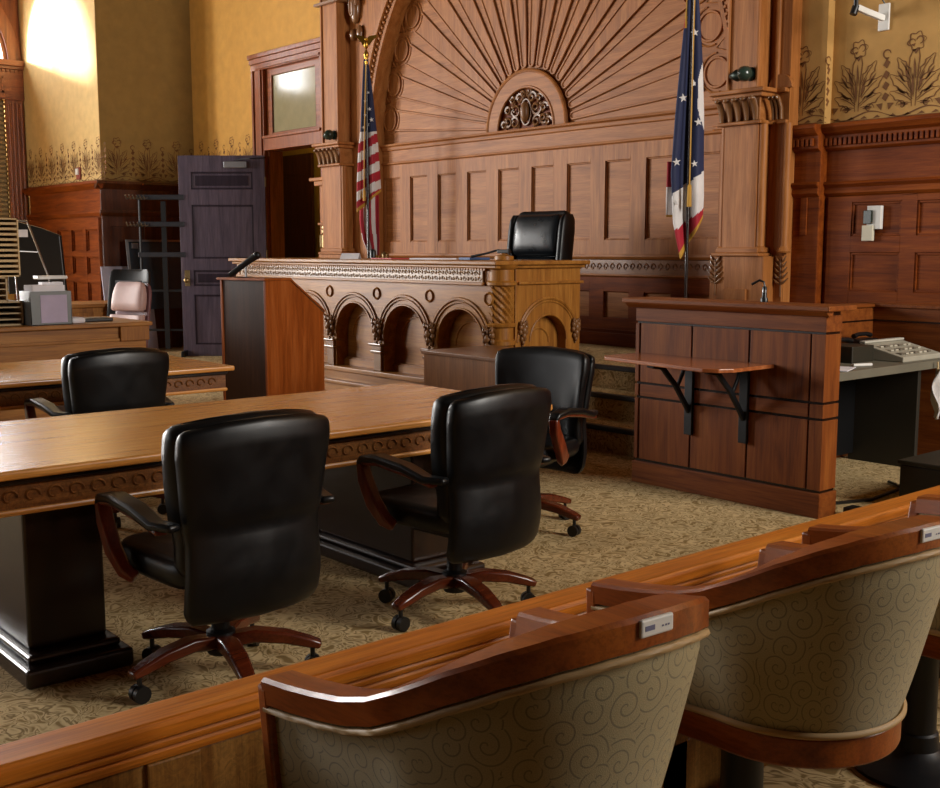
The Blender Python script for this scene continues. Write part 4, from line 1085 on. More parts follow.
t = thing('floor_plug', 'small black adapter on the carpet behind the witness stand corner', 'adapter', (-3.27, 5.62, 0)); MB().box(-.035, .035, -.05, .05, 0, .055).build('body', BLACK, t, bevel=.008)

# ------------------------------------------------------------------ lectern with microphone
lt = thing('lectern', 'tall wooden lectern with sloping side standing beyond the counsel tables', 'lectern', (-7.905, 4.605, 0), radians(12.75))
D = .66; Wd = .54
sidep = [(0, 0), (0, 1.235), (.27, 1.235), (D, .955), (D, 0)]
m = MB(); m.prism(sidep, 'X', -.022, 0); m.build('side_panel', W_LECT, lt, bevel=.003)
m = MB(); m.prism(sidep, 'X', -Wd, -Wd+.022); m.build('side_panel', W_LECT, lt, bevel=.003)
m = MB(); m.box(-Wd+.022, -.022, .012, .032, .0, 1.235); m.build('front_panel', W_LECTD, lt, bevel=.002)
m = MB(); m.box(-Wd+.022, -.022, D-.3, D-.02, .45, .47); m.box(-Wd+.022, -.022, .03, D-.02, .03, .05); m.build('shelf', W_LECT, lt)
m = MB(); m.box(-Wd-.02, .012, -.02, .28, 1.235, 1.255); m.build('top_board', W_LECT, lt, bevel=.004)
m = MB(); m.prism([(.28, 1.235), (.28, 1.255), (D+.02, .975), (D+.02, .955)], 'X', -Wd-.0, 0.0); m.build('sloping_top', W_LECT, lt, bevel=.003)
mc = thing('microphone', 'thick black microphone leaning on a clip on top of the lectern', 'microphone', (-8.24, 4.60, 1.255), radians(49))
MB().tube([(-.115, 0, .018), (-.04, 0, .072), (.06, 0, .145), (.105, 0, .175)], [.022, .024, .026, .030], 12).build('microphone_body', BLACK, mc, smooth=40)
MB().ell((.115, 0, .182), (.034, .034, .032), 12, 8).build('microphone_head', BLACKM, mc, smooth=60)
m = MB(); m.box(-.06, .06, -.05, .05, 0, .008); m.tube([(.02, 0, .008), (.02, 0, .11)], .009, 8); m.build('clip_stand', STEEL, mc)

# ------------------------------------------------------------------ small desk in front of the bench
sd_ = thing('small_desk', 'small brown desk between the near table and the carved bench', 'desk', (-5.96, 5.3, 0), world=True)
a0, a1, b0, b1 = -6.36, -5.56, 5.0, 5.66
m = MB(); m.box(a0-.015, a1+.015, b0-.015, b1+.015, .735, .76); m.build('desktop', W_DESK['X'], sd_, bevel=.004)
m = MB(); m.box(a0, a1, b0, b0+.02, .0, .735); m.build('front_panel', W_DESK['Z'], sd_, bevel=.002)
m = MB(); m.box(a1-.02, a1, b0+.02, b0+.09, 0, .735); m.box(a1-.02, a1, b0+.02, b1, .62, .735); m.box(a1-.02, a1, b0+.02, b1, .42, .455); m.box(a1-.02, a1, b1-.08, b1, 0, .735); m.build('end_frame', W_DESK['Z'], sd_, bevel=.002)
m = MB(); m.box(a0, a0+.02, b0+.02, b1, 0, .735); m.build('end_panel', W_DESK['Z'], sd_)
m = MB(); m.box(a0+.02, a1-.02, b1-.02, b1, .05, .735); m.box(a1-.3, a1-.025, b0+.1, b1-.1, .46, .6); m.build('desk_inner_dark', BLACK, sd_)  # black back and block paint in the dark of the open interior
m = MB(); m.box(-.13, .13, -.1, .1, 0, .015); o = m.build('notebook', BLACK, bevel=.004); o.location = (-5.72, 5.36, .7605); o.rotation_euler = (0, 0, .2); tag(o, 'thin black notebook on the small brown desk', 'notebook')
# ------------------------------------------------------------------ judge's chair
jc = thing('judge_chair', 'high backed black leather armchair behind the carved bench', 'chair', (-7.56, 7.12, .555), radians(4))
m = MB(); rows = []
for z, s1, s2 in [(.42, .9, .5), (.44, 1, 1)]+[(.5+.06*i, 1, 1) for i in range(13)]+[(1.25, .97, .9), (1.275, .90, .6), (1.285, .8, .3)]: rows.append((z, 0, .22+.12*(z-.5), .315*s1, .055*s2, .04))
pillow(m, rows, e=4.5); m.build('back_shell', LEATHER, jc, smooth=60)
m = MB(); rows = []
for z, s1, s2 in [(.87, .9, .35), (.885, .97, .75), (.92, 1, 1), (.98, 1, 1.12), (1.05, 1, 1.15), (1.12, 1, 1.1), (1.18, 1, .95), (1.225, .97, .75), (1.25, .9, .4)]: rows.append((z, 0, .14+.12*(z-.5), .275*s1, .085*s2, .01))
pillow(m, rows, e=4); m.build('head_cushion', LEATHER2, jc, smooth=60)
m = MB(); rows = []
for z, s1, s2 in [(.50, .9, .5), (.53, 1, 1), (.62, 1, 1.05), (.75, 1, 1.1), (.82, .98, .95), (.865, .93, .5)]: rows.append((z, 0, .15+.12*(z-.5), .26*s1, .075*s2, .01))
pillow(m, rows, e=4); m.build('lumbar_cushion', LEATHER2, jc, smooth=60)
for sd in (-1, 1):
    m = MB(); rows = []
    for z, s1 in [(.5, .6), (.53, 1), (.7, 1), (.9, 1), (1.1, 1), (1.2, .9), (1.25, .6)]: rows.append((z, sd*.31, .16+.12*(z-.5), .038*s1, .10*s1, 0))
    pillow(m, rows, n=16, e=3); m.build('side_wing', LEATHER, jc, smooth=60)
    m = MB(); m.beam([(sd*.33, .22, .66), (sd*.34, .05, .68), (sd*.34, -.2, .67), (sd*.34, -.25, .62)], .07, .05); a = m.build('armrest', LEATHER, jc, bevel=.015, smooth=50)
    MB().beam([(sd*.34, -.2, .66), (sd*.33, -.14, .5), (sd*.28, -.1, .42)], .05, .05, up=(0, 1, 0)).build('arm_frame', W_ARM, a, bevel=.008)
m = MB(); pillow(m, [(.40, 0, -.05, .26, .27, 0), (.42, 0, -.05, .29, .29, 0), (.5, 0, -.05, .295, .3, 0), (.53, 0, -.05, .27, .28, 0)], e=4.5); m.build('seat', LEATHER, jc, smooth=60)
MB().lathe([(.05, .09), (.05, .17), (.03, .18), (.03, .40)], n=16).build('gas_column', BLACKM, jc, smooth=40)
for k in range(5):
    a = 2*pi*k/5; u = Vector((cos(a), sin(a), 0))
    l = MB().beam([u*.03+Vector((0, 0, .13)), u*.18+Vector((0, 0, .135)), u*.33+Vector((0, 0, .09))], [.06, .06, .045], [.05, .04, .03]).build('leg', W_CHERRY, jc, bevel=.008)
    MB().lathe([(0, -.014), (.03, -.014), (.03, .014), (0, .014)], (u.x*.31, u.y*.31, .03), 14, 'X').lathe([(.008, .03), (.008, .1)], (u.x*.31, u.y*.31, 0), 8).build('caster', BLACK, l, smooth=40)

# ------------------------------------------------------------------ flags
RT = Vector((.65, .76, 0))                                   # the cloth's broad side faces down the room
def lerp_t(tab, z):
    for (z0, a0), (z1, a1) in zip(tab, tab[1:]):
        if z0 >= z >= z1: return a0+(a1-a0)*(z0-z)/(z0-z1)
    return tab[-1][1] if z < tab[-1][0] else tab[0][1]
NRM = Vector((.76, -.65, 0))
def cloth(tabL, tabR, zt, zb, folds, amp, colf, mats, name, parent, nu=40, nv=110, skew=0, dep=0.0):
    m = MB(); vs = []
    for i in range(nu+1):
        for j in range(nv+1):
            u, v = i/nu, j/nv
            z = zt+(zb-zt)*v + skew*u*v**3
            a = lerp_t(tabL, zt+(zb-zt)*v); c = lerp_t(tabR, zt+(zb-zt)*v)
            x = a+(c-a)*u; am = amp*min(1, (c-a)/.25)
            d = dep+am*sin(folds*pi*u+1.2*v)*(.4+.6*v)
            vs.append(RT*x+NRM*d+Vector((0, 0, z)))
    fs = []
    for i in range(nu):
        for j in range(nv):
            fs.append((i*(nv+1)+j, (i+1)*(nv+1)+j, (i+1)*(nv+1)+j+1, i*(nv+1)+j+1)); p = (vs[fs[-1][0]]+vs[fs[-1][2]])/2
            m.f.append(fs[-1]); m.m.append(colf(i/nu, j/nv, p.dot(RT), p.z))
    m.v = vs; o = m.build(name, mats, parent, smooth=80, solid=.004); return vs, nu, nv, o
def star(mb, c, r, rot=0):
    pts = []
    for k in range(10):
        rr = r if k % 2 == 0 else r*.4; a = pi/2+rot+k*pi/5; pts.append(c+RT*(rr*cos(a))+Vector((0, 0, rr*sin(a))))
    mb.add(pts+[c+NRM*.002], [(k, (k+1) % 10, 10) for k in range(10)])
FZ = .555
def pole(t, h, spear):
    MB().lathe([(.17, 0), (.175, .02), (.12, .05), (.05, .07), (.03, .16), (.03, .22)], n=20).build('flag_base', BRASS, t, smooth=40)
    MB().lathe([(.0145, .05), (.0145, h)], n=12).build('flag_pole', W_DARK['Z'], t, smooth=40)
def eagle(t, h):
    m = MB(); m.lathe([(.016, h-.12), (.02, h-.10), (.012, h-.07), (.028, h-.03), (.03, h), (.014, h+.03), (.01, h+.05)], n=14)
    m.ell((0, 0, h+.10), (.028, .028, .05), 12, 8); m.ell((.012, -.010, h+.155), (.018, .018, .02), 10, 6); m.tube([RT*.02+Vector((0, 0, h+.155)), RT*.045+Vector((0, 0, h+.15))], [.008, .002], 6)
    for sd in (-1, 1):
        m.beam([NRM*0+RT*(sd*.01)+Vector((0, 0, h+.11)), RT*(sd*.05)+Vector((0, 0, h+.165)), RT*(sd*.12)+Vector((0, 0, h+.195))], [.03, .022, .006], [.07, .06, .02], up=(0, 0, 1))
    m.build('eagle_finial', GOLD, t, smooth=50)
# striped national flag, left of the bench
us = thing('flag', 'red and white striped flag with starry blue canton on eagle topped pole, left', 'flag', (-10.55, 7.5, FZ))
pole(us, 3.08, None); eagle(us, 3.10)
def zz(z): return z-FZ
LT = [(zz(3.60), -.03), (zz(3.2), -.055), (zz(2.8), -.075), (zz(2.62), -.10), (zz(2.2), -.12), (zz(1.9), -.125)]
RTb = [(zz(3.60), .02), (zz(3.2), .07), (zz(2.8), .105), (zz(2.62), .12), (zz(2.2), .14), (zz(1.9), .15)]
def us_col(u, v, x, z):
    q = (z+FZ)-.55*x
    if z+FZ > 2.80+.10*(x): return 2
    if v > .965: return 3
    k = int(math.floor((2.83-q)/.105)); return 1 if k % 2 == 0 else 0
vs, nu, nv, o = cloth(LT, RTb, zz(3.60), zz(1.90), 3, .035, us_col, [RED, WHITEC, NAVY, GOLDC], 'flag_cloth', us, skew=.24)
for i, j, r in ((12, 30, .02), (26, 36, .024), (12, 40, .026), (30, 44, .028), (18, 47, .028), (8, 49, .024), (24, 24, .018), (16, 20, .014)):
    m = MB(); star(m, vs[i*(nv+1)+j]+NRM*.012, r, .2); m.build('star', WHITEC, o)
L2 = [(zz(2.05), -.10), (zz(1.8), -.10), (zz(1.6), -.07), (zz(1.43), .0)]; R2 = [(zz(2.05), .12), (zz(1.8), .12), (zz(1.6), .125), (zz(1.43), .115)]
def us_col2(u, v, x, z):
    if v > .95: return 3
    return 0 if int(math.floor(u*5+.15*sin(v*5))) % 2 == 0 else 1
cloth(L2, R2, zz(2.10), zz(1.43), 4, .03, us_col2, [RED, WHITEC, NAVY, GOLDC], 'flag_under_fold', us, nu=30, nv=50, dep=-.05, skew=-.05)
m = MB(); m.tube([RT*.0+NRM*.05+Vector((0, 0, zz(3.55))), RT*-.03+NRM*.06+Vector((0, 0, zz(2.6))), RT*-.035+NRM*.065+Vector((0, 0, zz(2.15)))], .006, 6); m.lathe([(.0, .13), (.014, .11), (.016, .0), (0, 0)], tuple(RT*-.035+NRM*.065+Vector((0, 0, zz(2.03)))), 8); m.build('gold_cord', GOLDC, us, smooth=40)
# state flag, right of the bench
oh = thing('flag', 'blue flag with white stars and a red end on a pole, right of the bench', 'flag', (-5.92, 7.42, FZ))
pole(oh, 3.15, None); eagle(oh, 3.17)
LT = [(zz(3.62), -.05), (zz(3.4), -.055), (zz(3.0), -.09), (zz(2.55), -.125), (zz(2.1), -.15), (zz(1.7), -.125), (zz(1.4), -.06)]
RTb = [(zz(3.62), .03), (zz(3.4), .055), (zz(3.0), .09), (zz(2.55), .115), (zz(2.1), .125), (zz(1.7), .135), (zz(1.4), .13)]
def oh_col(u, v, x, z):
    zz_ = z+FZ
    if v > .972: return 3
    if x < -.045-.0*z and zz_ > 3.25: return 3 if x > -.06 else 0
    if x > .055-.02*abs(zz_-2.72) and 2.46 < zz_ < 2.98 and u > .78-.28*max(0, 1-((zz_-2.72)/.26)**2)+.2: return 1
    if zz_ > 2.03+.75*x: return 2
    if zz_ > 1.72+.75*x: return 1
    return 0
vs, nu, nv, o = cloth(LT, RTb, zz(3.62), zz(1.40), 3, .04, oh_col, [RED, WHITEC, NAVY, GOLDC], 'flag_cloth', oh, nu=44, nv=120, skew=.34)
for i, j, r in ((28, 22, .035), (27, 44, .032), (10, 50, .038), (34, 62, .036), (6, 78, .036), (30, 82, .03), (5, 96, .026)):
    m = MB(); star(m, vs[i*(nv+1)+j]+NRM*.014, r, .15); m.build('star', WHITEC, o)
cloth([(zz(2.2), -.17), (zz(1.9), -.175), (zz(1.75), -.17)], [(zz(2.2), .02), (zz(1.9), .02), (zz(1.75), -.1)], zz(2.2), zz(1.75), 2, .02, lambda u, v, x, z: 3 if v > .93 else (0 if v < .45 else 1), [RED, WHITEC, NAVY, GOLDC], 'flag_under_fold', oh, nu=14, nv=24, dep=-.05)
m = MB(); m.tube([RT*.0+NRM*.07+Vector((0, 0, zz(3.6))), RT*-.005+NRM*.075+Vector((0, 0, zz(2.2))), RT*-.005+NRM*.075+Vector((0, 0, zz(1.98)))], .006, 6); m.lathe([(.0, .19), (.016, .17), (.020, .0), (0, 0)], tuple(RT*-.005+NRM*.075+Vector((0, 0, zz(1.83)))), 8); m.build('gold_cord', GOLDC, oh, smooth=40)

# ------------------------------------------------------------------ things on the bench top
ZT = 1.395
t = thing('name_card', 'white folded card standing on the carved bench below the striped flag', 'card', (-8.80, 6.05, ZT), radians(35)); MB().prism([(-.05, 0), (0, .055), (.05, 0), (.045, 0), (0, .049), (-.045, 0)], 'X', -.09, .09).build('card', PAPER, t)
o = MB().box(-.16, .16, -.11, .11, 0, .012).build('folder', REDP, bevel=.003); o.location = (-8.30, 6.15, ZT+.001); tag(o, 'flat red folder lying on the bench top', 'folder')
o = MB().box(-.17, .17, -.12, .12, 0, .014).build('paper_stack', PAPER, bevel=.003); o.location = (-7.75, 6.2, ZT+.001); o.rotation_euler = (0, 0, .2); tag(o, 'low stack of white papers at the middle of the bench top', 'papers')
o = MB().box(-.09, .09, -.10, .10, 0, .022).build('book', BLUEP, bevel=.004); o.location = (-7.25, 6.25, ZT+.001); o.rotation_euler = (0, 0, -.15); tag(o, 'blue book lying on the bench top left of the microphone', 'book')
t = thing('microphone', 'gooseneck microphone with wooden block base at the right end of the bench top', 'microphone', (-6.82, 6.2, ZT), radians(10))
MB().lathe([(.075, 0), (.08, .006), (.078, .035), (.05, .042), (.03, .05), (.03, .058)], n=20).build('base', W_BENCH['X'], t, smooth=40); MB().tube([(0, 0, .055), (-.05, -.01, .085), (-.18, -.02, .055), (-.32, -.03, .03)], [.009, .009, .009, .012], 8).build('gooseneck', BLACKM, t, smooth=40); MB().box(-.06, .06, -.02, .02, .058, .09).build('switch_block', BLACK, t, bevel=.006)
t = thing('desk_ornament', 'small dark brass ornament on the bench top beside the white card', 'ornament', (-8.66, 6.35, ZT)); MB().lathe([(.06, 0), (.06, .01), (.03, .02), (.035, .045), (.015, .07), (0, .075)], n=16).build('body', BRASS, t, smooth=40)
o = tag(MB().lathe([(.028, 0), (.032, .07), (.02, .09), (0, .095)], (0, 0, 0), 14).build('black_cup', BLACK, smooth=40), 'small black cup below the striped flag on the bench', 'cup'); o.location = (-9.0, 6.45, ZT)

# ------------------------------------------------------------------ things on the right wall
cam_ = thing('security_camera', 'white bracket with small black security cameras high on the right wall', 'camera', (-4.66, 8.15, 3.24))
MB().box(-.045, .045, -.02, 0, -.10, .10).build('wall_plate', WHITE, cam_, bevel=.006)
MB().beam([(0, -.01, -.01), (-.06, -.16, .03), (-.08, -.26, .05)], .035, .045).build('bracket_arm', WHITE, cam_, bevel=.006)
m = MB(); m.tube([(-.09, -.26, .06), (-.10, -.28, .0)], .028, 10); m.tube([(-.085, -.27, .06), (-.085, -.27, .15)], .018, 8); m.build('swivel_joint', BLACK, cam_, smooth=40)
m = MB(); m.tube([(-.05, -.25, .18), (-.12, -.36, .16), (-.17, -.44, .125)], [.03, .034, .036], 12); m.build('camera_body', BLACK, cam_, smooth=40); MB().tube([(-.02, -.2, .20), (-.07, -.28, .18)], .033, 12).build('camera_back', WHITE, cam_, smooth=40)
MB().tube([(0, -.01, .10), (-.03, -.06, .18), (0, -.005, .40)], .006, 6).build('camera_cable', BLACK, cam_)
th = thing('thermostat', 'white wall thermostat with dark display on the right wainscot panel', 'thermostat', (-4.66, 8.10, 1.70))
MB().box(-.03, .085, -.03, .012, -.06, .12).build('back_plate', WHITE, th, bevel=.004); MB().box(-.06, .03, -.045, -.01, -.15, -.03).build('lower_box', plain('ivory_plastic', '#cfc8b0', .5), th, bevel=.004); MB().box(-.05, .02, -.05, -.02, -.02, .085).build('display', plain('dark_display', '#20281f', .2), th, bevel=.004)
al = thing('fire_alarm', 'small red and white fire alarm on the pale wall left of the slate door', 'alarm', (-16.83, 6.672, 2.62)); MB().box(-.07, .07, -.03, 0, -.09, .09).build('back_box', plain('alarm_red', '#8a3d2c', .5), al, bevel=.006); MB().box(-.045, .045, -.05, -.03, -.02, .07).build('strobe_lens', WHITE, al, bevel=.006)

# ------------------------------------------------------------------ clerk's area at the left
cd = thing('clerk_desk', 'long oak clerk desk at the left edge behind the second table', 'desk', (-9.7, 2.6, 0), world=True)
MB().box(-10.3, -9.27, 1.2, 4.27, .825, .86).build('desktop', W_BENCH['Y'], cd, bevel=.006)
m = MB(); m.box(-9.36, -9.31, 1.2, 4.22, 0, .70); m.box(-10.25, -9.36, 4.18, 4.22, 0, .825); m.box(-9.36, -9.30, 1.2, 4.22, .7, .725); m.box(-9.34, -9.32, 1.2, 4.22, .72, .825); m.build('front_panel', W_BENCH['Y'], cd, bevel=.004)
MB().box(-9.36, -9.28, 3.98, 4.24, .70, .825).build('corner_block', W_BENCH['Z'], cd, bevel=.004)
def sorter(name, label, x0, x1, y0, y1, z0, z1, rows, cols, mat):
    t = thing(name, label, 'shelf', ((x0+x1)/2, (y0+y1)/2, z0), world=True, group='paper sorters stacked on the clerk desk')
    m = MB(); m.box(x0, x1, y0, y0+.012, z0, z1); m.box(x0, x1, y1-.012, y1, z0, z1); m.box(x0, x1, y0, y1, z0, z0+.012); m.box(x0, x1, y0, y1, z1-.012, z1); m.box(x0, x0+.01, y0, y1, z0, z1); m.build('case', mat, t)
    for k in range(1, rows): MB().box(x0, x1-.005, y0+.012, y1-.012, z0+(z1-z0)*k/rows-(.010 if rows > 8 else .005), z0+(z1-z0)*k/rows+(.010 if rows > 8 else .005)).build('shelf_slot', mat, t)
    for k in range(1, cols): MB().box(x0, x1-.003, y0+(y1-y0)*k/cols-.006, y0+(y1-y0)*k/cols+.006, z0, z1).build('divider', mat, t)
    return t
sorter('paper_sorter', 'low tan paper sorter with two columns on the clerk desk', -9.85, -9.5, 2.72, 3.24, .86, 1.06, 4, 2, TAND)
sorter('paper_sorter', 'tan paper sorter stacked in the middle at the left edge', -9.85, -9.5, 2.72, 3.12, 1.06, 1.26, 4, 2, TAND)
sorter('paper_sorter', 'tall tan slatted sorter at the top of the stack, left edge', -9.85, -9.55, 2.6, 3.25, 1.26, 1.74, 11, 1, TAN)
bn = thing('paper_bin', 'grey translucent bin full of white papers on the clerk desk', 'bin', (-9.48, 3.42, .86))
m = MB(); m.box(-.13, .13, -.17, .17, 0, .01); m.box(-.13, -.12, -.17, .17, 0, .28); m.box(.12, .13, -.17, .17, 0, .28); m.box(-.13, .13, -.17, -.16, 0, .28); m.box(-.13, .13, .16, .17, 0, .28); m.build('bin_body', GREYB, bn, bevel=.004)
m = MB(); m.box(-.10, .10, -.14, .13, .01, .33); m.build('papers', PAPER, bn, bevel=.004); MB().box(.131, .134, -.09, .13, .02, .25).build('label_sheet', plain('lilac_sheet', '#b5a9c0', .8), bn)
o = MB().box(-.08, .08, -.10, .10, 0, .05).build('white_tray', WHITE, bevel=.01); o.location = (-9.75, 3.24, 1.30); 
bpy.data.objects.remove(o)
dl = thing('desk_lamp', 'white topped black desk lamp behind the paper bin', 'lamp', (-9.78, 3.58, .86))
MB().lathe([(.08, 0), (.08, .015), (.012, .02), (.012, .36)], n=16).build('stand', BLACK, dl, smooth=40); MB().box(-.06, .06, -.13, .13, .37, .40).build('lamp_head', WHITE, dl, bevel=.008); MB().box(-.05, .05, -.09, .09, .29, .345).build('lamp_card', PAPER, dl, bevel=.004)
o = MB().box(-.10, .10, -.16, .16, 0, .03).build('black_pad', BLACK, bevel=.008); o.location = (-9.62, 3.86, .861); tag(o, 'flat black pad on the clerk desk right of the paper bin', 'pad')
o = MB().box(-.07, .07, -.06, .06, 0, .05).build('crumpled_paper', PAPER, bevel=.02); o.location = (-9.45, 3.66, .861); tag(o, 'small white paper bundle behind the black pad on the clerk desk', 'paper')
ws_ = thing('wire_stand', 'tall bent chrome wire frame standing on the clerk desk', 'stand', (-10.12, 3.33, .862))
m = MB(); m.tube([(0, -.22, 0), (0, -.20, .40), (0, -.18, .88), (0, .19, .87), (0, .21, .82), (0, .35, .4), (0, .45, 0)], .009, 8); m.tube([(0, -.18, .62), (0, .28, .60)], .007, 6); m.tube([(0, .06, .60), (0, .08, .12)], .007, 6); m.box(-.1, .1, -.24, .47, 0, .008); m.build('wire_frame', STEEL, ws_, smooth=40)
tv = thing('television', 'black television leaning on a stand behind the wire frame', 'television', (-12.5, 4.50, 0), radians(60))
MB().box(-.25, .25, -.2, .2, 0, .05).build('base', BLACK, tv, bevel=.01); MB().box(-.05, .05, .0, .06, .05, 1.0).build('stand', BLACK, tv); m = MB(); m.prism([(-.36, 1.0), (-.36, 1.82), (.0, 1.72), (.20, 1.64), (.24, 1.0)], 'Y', -.06, .06); m.build('screen_housing', BLACK, tv, bevel=.01); MB().box(-.24, -.13, -.065, -.06, 1.62, 1.70).build('sticker', PAPER, tv)
ld = thing('side_desk', 'low oak side desk behind the clerk desk, before the wainscot', 'desk', (-12.9, 5.3, 0), world=True)
MB().box(-14.0, -13.1, 4.7, 5.85, .80, .84).build('desktop', W_BENCH['Y'], ld, bevel=.006); MB().box(-13.95, -13.15, 4.75, 5.80, 0, .80).build('body', W_BENCH['Z'], ld, bevel=.004)
for y in (4.80, 5.30): MB().box(-13.15, -13.135, y, y+.45, .1, .74).build('door', W_BENCH['Z'], ld, bevel=.004)

mv = thing('office_chair', 'mauve leather office chair behind the clerk desk', 'chair', (-10.95, 4.60, 0), radians(20))
m = MB(); rows = []
for z, s1, s2 in [(.52, .85, .4), (.55, .97, 1)]+[(.6+.05*i, 1, 1) for i in range(5)]: rows.append((z+.02, 0, .2+.16*(z-.5), .225*s1, .055*s2, .03))
pillow(m, rows, e=4); m.build('lower_cushion', MAUVE, mv, smooth=60)
m = MB(); rows = []
for z, s1, s2 in [(.86, .92, .7), (.88, 1, 1.1), (.95, 1, 1.25), (1.03, .98, 1.15), (1.10, .92, .9), (1.14, .82, .6), (1.155, .7, .3)]: rows.append((z, 0, .2+.16*(z-.5), .22*s1, .06*s2, .03))
pillow(m, rows, e=3.2); m.build('head_cushion', MAUVE, mv, smooth=60)
m = MB(); rows = []
for z, s1, s2 in [(.45, .8, .5), (.48, 1, 1)]+[(.55+.06*i, 1, 1) for i in range(9)]+[(1.10, .92, .9), (1.14, .8, .4)]: rows.append((z, 0, .27+.16*(z-.5), .235*s1, .03*s2, .03))
pillow(m, rows, e=4); m.build('back_shell', PLUM, mv, smooth=60)
m = MB(); pillow(m, [(.40, 0, -.05, .22, .23, 0), (.43, 0, -.05, .25, .25, 0), (.49, 0, -.05, .25, .25, 0), (.52, 0, -.05, .22, .22, 0)], e=4); m.build('seat', MAUVE, mv, smooth=60)
MB().lathe([(.04, .06), (.04, .14), (.025, .15), (.025, .42)], n=14).build('gas_column', BLACKM, mv, smooth=40)
for k in range(5):
    a = 2*pi*k/5+.4; u = Vector((cos(a), sin(a), 0)); l = MB().beam([u*.02+Vector((0, 0, .10)), u*.3+Vector((0, 0, .07))], .045, .03).build('leg', BLACK, mv, bevel=.006)
    MB().lathe([(0, -.012), (.028, -.012), (.028, .012), (0, .012)], (u.x*.29, u.y*.29, .028), 12, 'X').build('caster', BLACK, l)
bc = thing('mesh_chair', 'black office chair behind the mauve one, its back angled', 'chair', (-12.70, 5.42, 0), radians(35))
m = MB(); rows = []
for z, s1, s2 in [(.5, .8, .5), (.54, 1, 1)]+[(.6+.06*i, 1, 1) for i in range(10)]+[(1.22, .95, .8), (1.25, .85, .4)]: rows.append((z, 0, .22+.2*(z-.5), .27*s1, .035*s2, .06))
pillow(m, rows, e=4.5); m.build('backrest', BLACK, bc, smooth=60); MB().box(-.17, .17, .24, .26, .98, 1.12).build('back_window', plain('grey_mesh', '#4a4c52', .7), bc)
m = MB(); pillow(m, [(.42, 0, -.05, .23, .23, 0), (.5, 0, -.05, .25, .25, 0), (.53, 0, -.05, .22, .22, 0)], e=4); m.build('seat', BLACK, bc, smooth=60)
MB().lathe([(.28, 0), (.28, .03), (.04, .08), (.03, .10), (.03, .43)], n=16).build('base', BLACKM, bc, smooth=40)
# boards leaning on the pier
wb = thing('poster_board', 'blank white board leaning on the dark panelling behind the mauve chair', 'board', (-15.75, 6.72, 0)); m = MB(); m.prism([(.0, 0), (.03, 0), (-.20, 1.24), (-.23, 1.24)], 'Y', -.14, .60); m.build('board', plain('pale_board', '#a7a3b4', .7), wb)
sb = thing('slate_board', 'dark framed slate board leaning on the panelling left of the coat rack', 'board', (-15.55, 7.42, 0))
m = MB(); m.prism([(0, .62), (.02, .62), (-.22, 1.60), (-.24, 1.60)], 'Y', -.50, .45); m.build('board', SLATE, sb); m = MB(); m.prism([(.0, 0), (.04, 0), (-.2, 1.63), (-.24, 1.63)], 'Y', -.53, -.50); m.prism([(.0, 0), (.04, 0), (-.2, 1.63), (-.24, 1.63)], 'Y', .45, .48); m.prism([(-.235, 1.60), (-.195, 1.60), (-.2, 1.63), (-.24, 1.63)], 'Y', -.5, .45); m.build('frame', STEEL, sb)
MB().box(-.2, -.17, -.46, -.36, 1.50, 1.58).build('metal_clip', STEEL, sb, bevel=.005)
# dark metal coat rack
cr = thing('coat_rack', 'dark metal coat rack with hooks standing left of the open door', 'rack', (-14.76, 6.98, 0), radians(49))
m = MB(); m.tube([(-.30, 0, .08), (-.30, 0, 2.22)], .018, 8); m.tube([(.30, 0, .08), (.30, 0, 2.22)], .018, 8); m.box(.0, .07, -.02, .02, .1, 2.15); m.build('upright', BLACKM, cr, smooth=40)
for z in (2.17, 1.80, 1.38): MB().box(-.33, .33, -.04, .04, z, z+.07).build('cross_bar', plain('rack_grey', '#33343a', .4, .5), cr, bevel=.008)
for z in (.35, .9): MB().box(-.31, .31, -.012, .012, z, z+.03).build('lower_bar', BLACKM, cr)
for z in (2.2, 1.83):
    for k in range(6): MB().tube([(-.42+k*.05, -.04, z), (-.44+k*.05, -.10, z-.02), (-.45+k*.05, -.13, z+.03)], .010, 6).build('coat_hook', STEEL, cr, smooth=40)
for s in (-1, 1): MB().box(s*.30-.02, s*.30+.02, -.25, .25, 0, .08).build('foot', BLACKM, cr, bevel=.006)

# ------------------------------------------------------------------ daylight
world = bpy.data.worlds.new('sky'); S.world = world; world.use_nodes = True
bg = world.node_tree.nodes['Background']; bg.inputs[0].default_value = (.80, .90, 1, 1); bg.inputs[1].default_value = 1.1
def area(name, loc, rot, sx, sy, power, col=(1, 1, 1)):
    l = bpy.data.lights.new(name, 'AREA'); l.shape = 'RECTANGLE'; l.size = sx; l.size_y = sy; l.energy = power; l.color = col
    o = bpy.data.objects.new(name, l); o.location = loc; o.rotation_euler = rot; COL.objects.link(o); return o
COOL = (1.0, .975, .94); NEUT = (1, .945, .87)
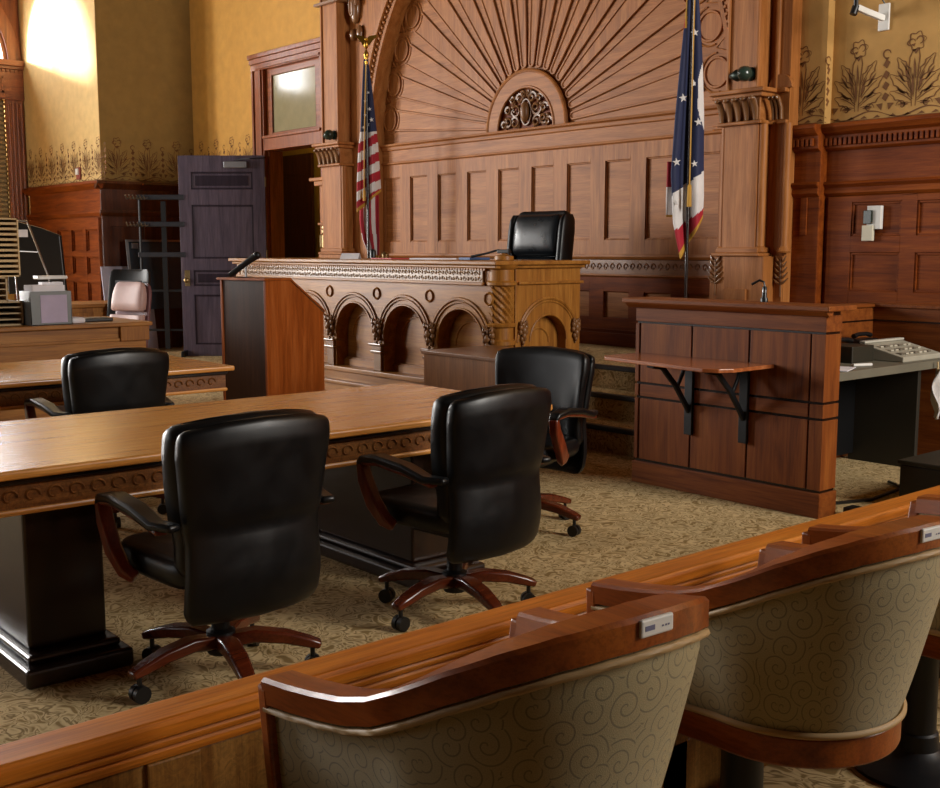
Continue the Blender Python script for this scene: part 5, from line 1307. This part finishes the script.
# tall windows of the left wall (x = -19.1), of the wall behind us (y = -9) and of the right wall
PW = dict(left=(1700, 2000), south=(280, 130), right=980, spot=130000)
area('window_light', (LX-.4, 0, 3.4), (0, radians(-90), 0), 5, 2.4, PW['left'][0], COOL)
area('window_light', (LX-.4, -3.4, 3.4), (0, radians(-90), 0), 5, 2.4, PW['left'][1], COOL)
for (a, c), p in zip(wins_s, PW['south']): area('window_light', ((a+c)/2, FY-.4, 3.45), (radians(90), 0, 0), 2.4, 5, p, COOL)
area('window_light', (RX+.4, 6.55, 4.4), (0, radians(90), 0), 4.3, 2.3, PW['right'], NEUT)
area('window_light', (LX-.5, yc, 5.05), (0, radians(-90), 0), 1.2, 2.4, 220, (1, 1, 1))
hl = bpy.data.lights.new('hall_fill_light', 'POINT'); hl.energy = 25; hl.shadow_soft_size = .2; hl.color = (1, .85, .6)  # added lamp to lift the dark hall; it has no fixture
ho = bpy.data.objects.new('hall_fill_light', hl); COL.objects.link(ho); ho.location = (-14.3, 9.2, 3.9)
# low sun through the arched window
sl = bpy.data.lights.new('low_sun', 'SPOT'); sl.energy = PW['spot']; sl.spot_size = radians(12); sl.spot_blend = .3; sl.shadow_soft_size = .9; sl.color = (1, .97, .9)
so = bpy.data.objects.new('low_sun', sl); COL.objects.link(so)
dv = Vector((1.06, 1.0, -.18)).normalized(); so.location = Vector((LX, yc+.2, 5.0))-dv*14
so.rotation_euler = dv.to_track_quat('-Z', 'Y').to_euler()

# ------------------------------------------------------------------ camera and view
cam = bpy.data.cameras.new('camera'); co = bpy.data.objects.new('camera', cam); COL.objects.link(co)
cam.sensor_fit = 'HORIZONTAL'; cam.sensor_width = 36; cam.lens = 1120/940*36; cam.clip_start = .05
co.location = (0, 0, 1.48); co.rotation_euler = (radians(90-7.3264), 0, radians(49.454))
S.camera = co
S.view_settings.view_transform = 'Standard'; S.view_settings.look = 'None'; S.view_settings.gamma = 1
S.view_settings.use_curve_mapping = False; S.view_settings.exposure = -.14
S.cycles.max_bounces = 6; S.cycles.diffuse_bounces = 4; S.cycles.sample_clamp_indirect = 4; S.cycles.use_denoising = True
S.cycles.caustics_reflective = False; S.cycles.caustics_refractive = False
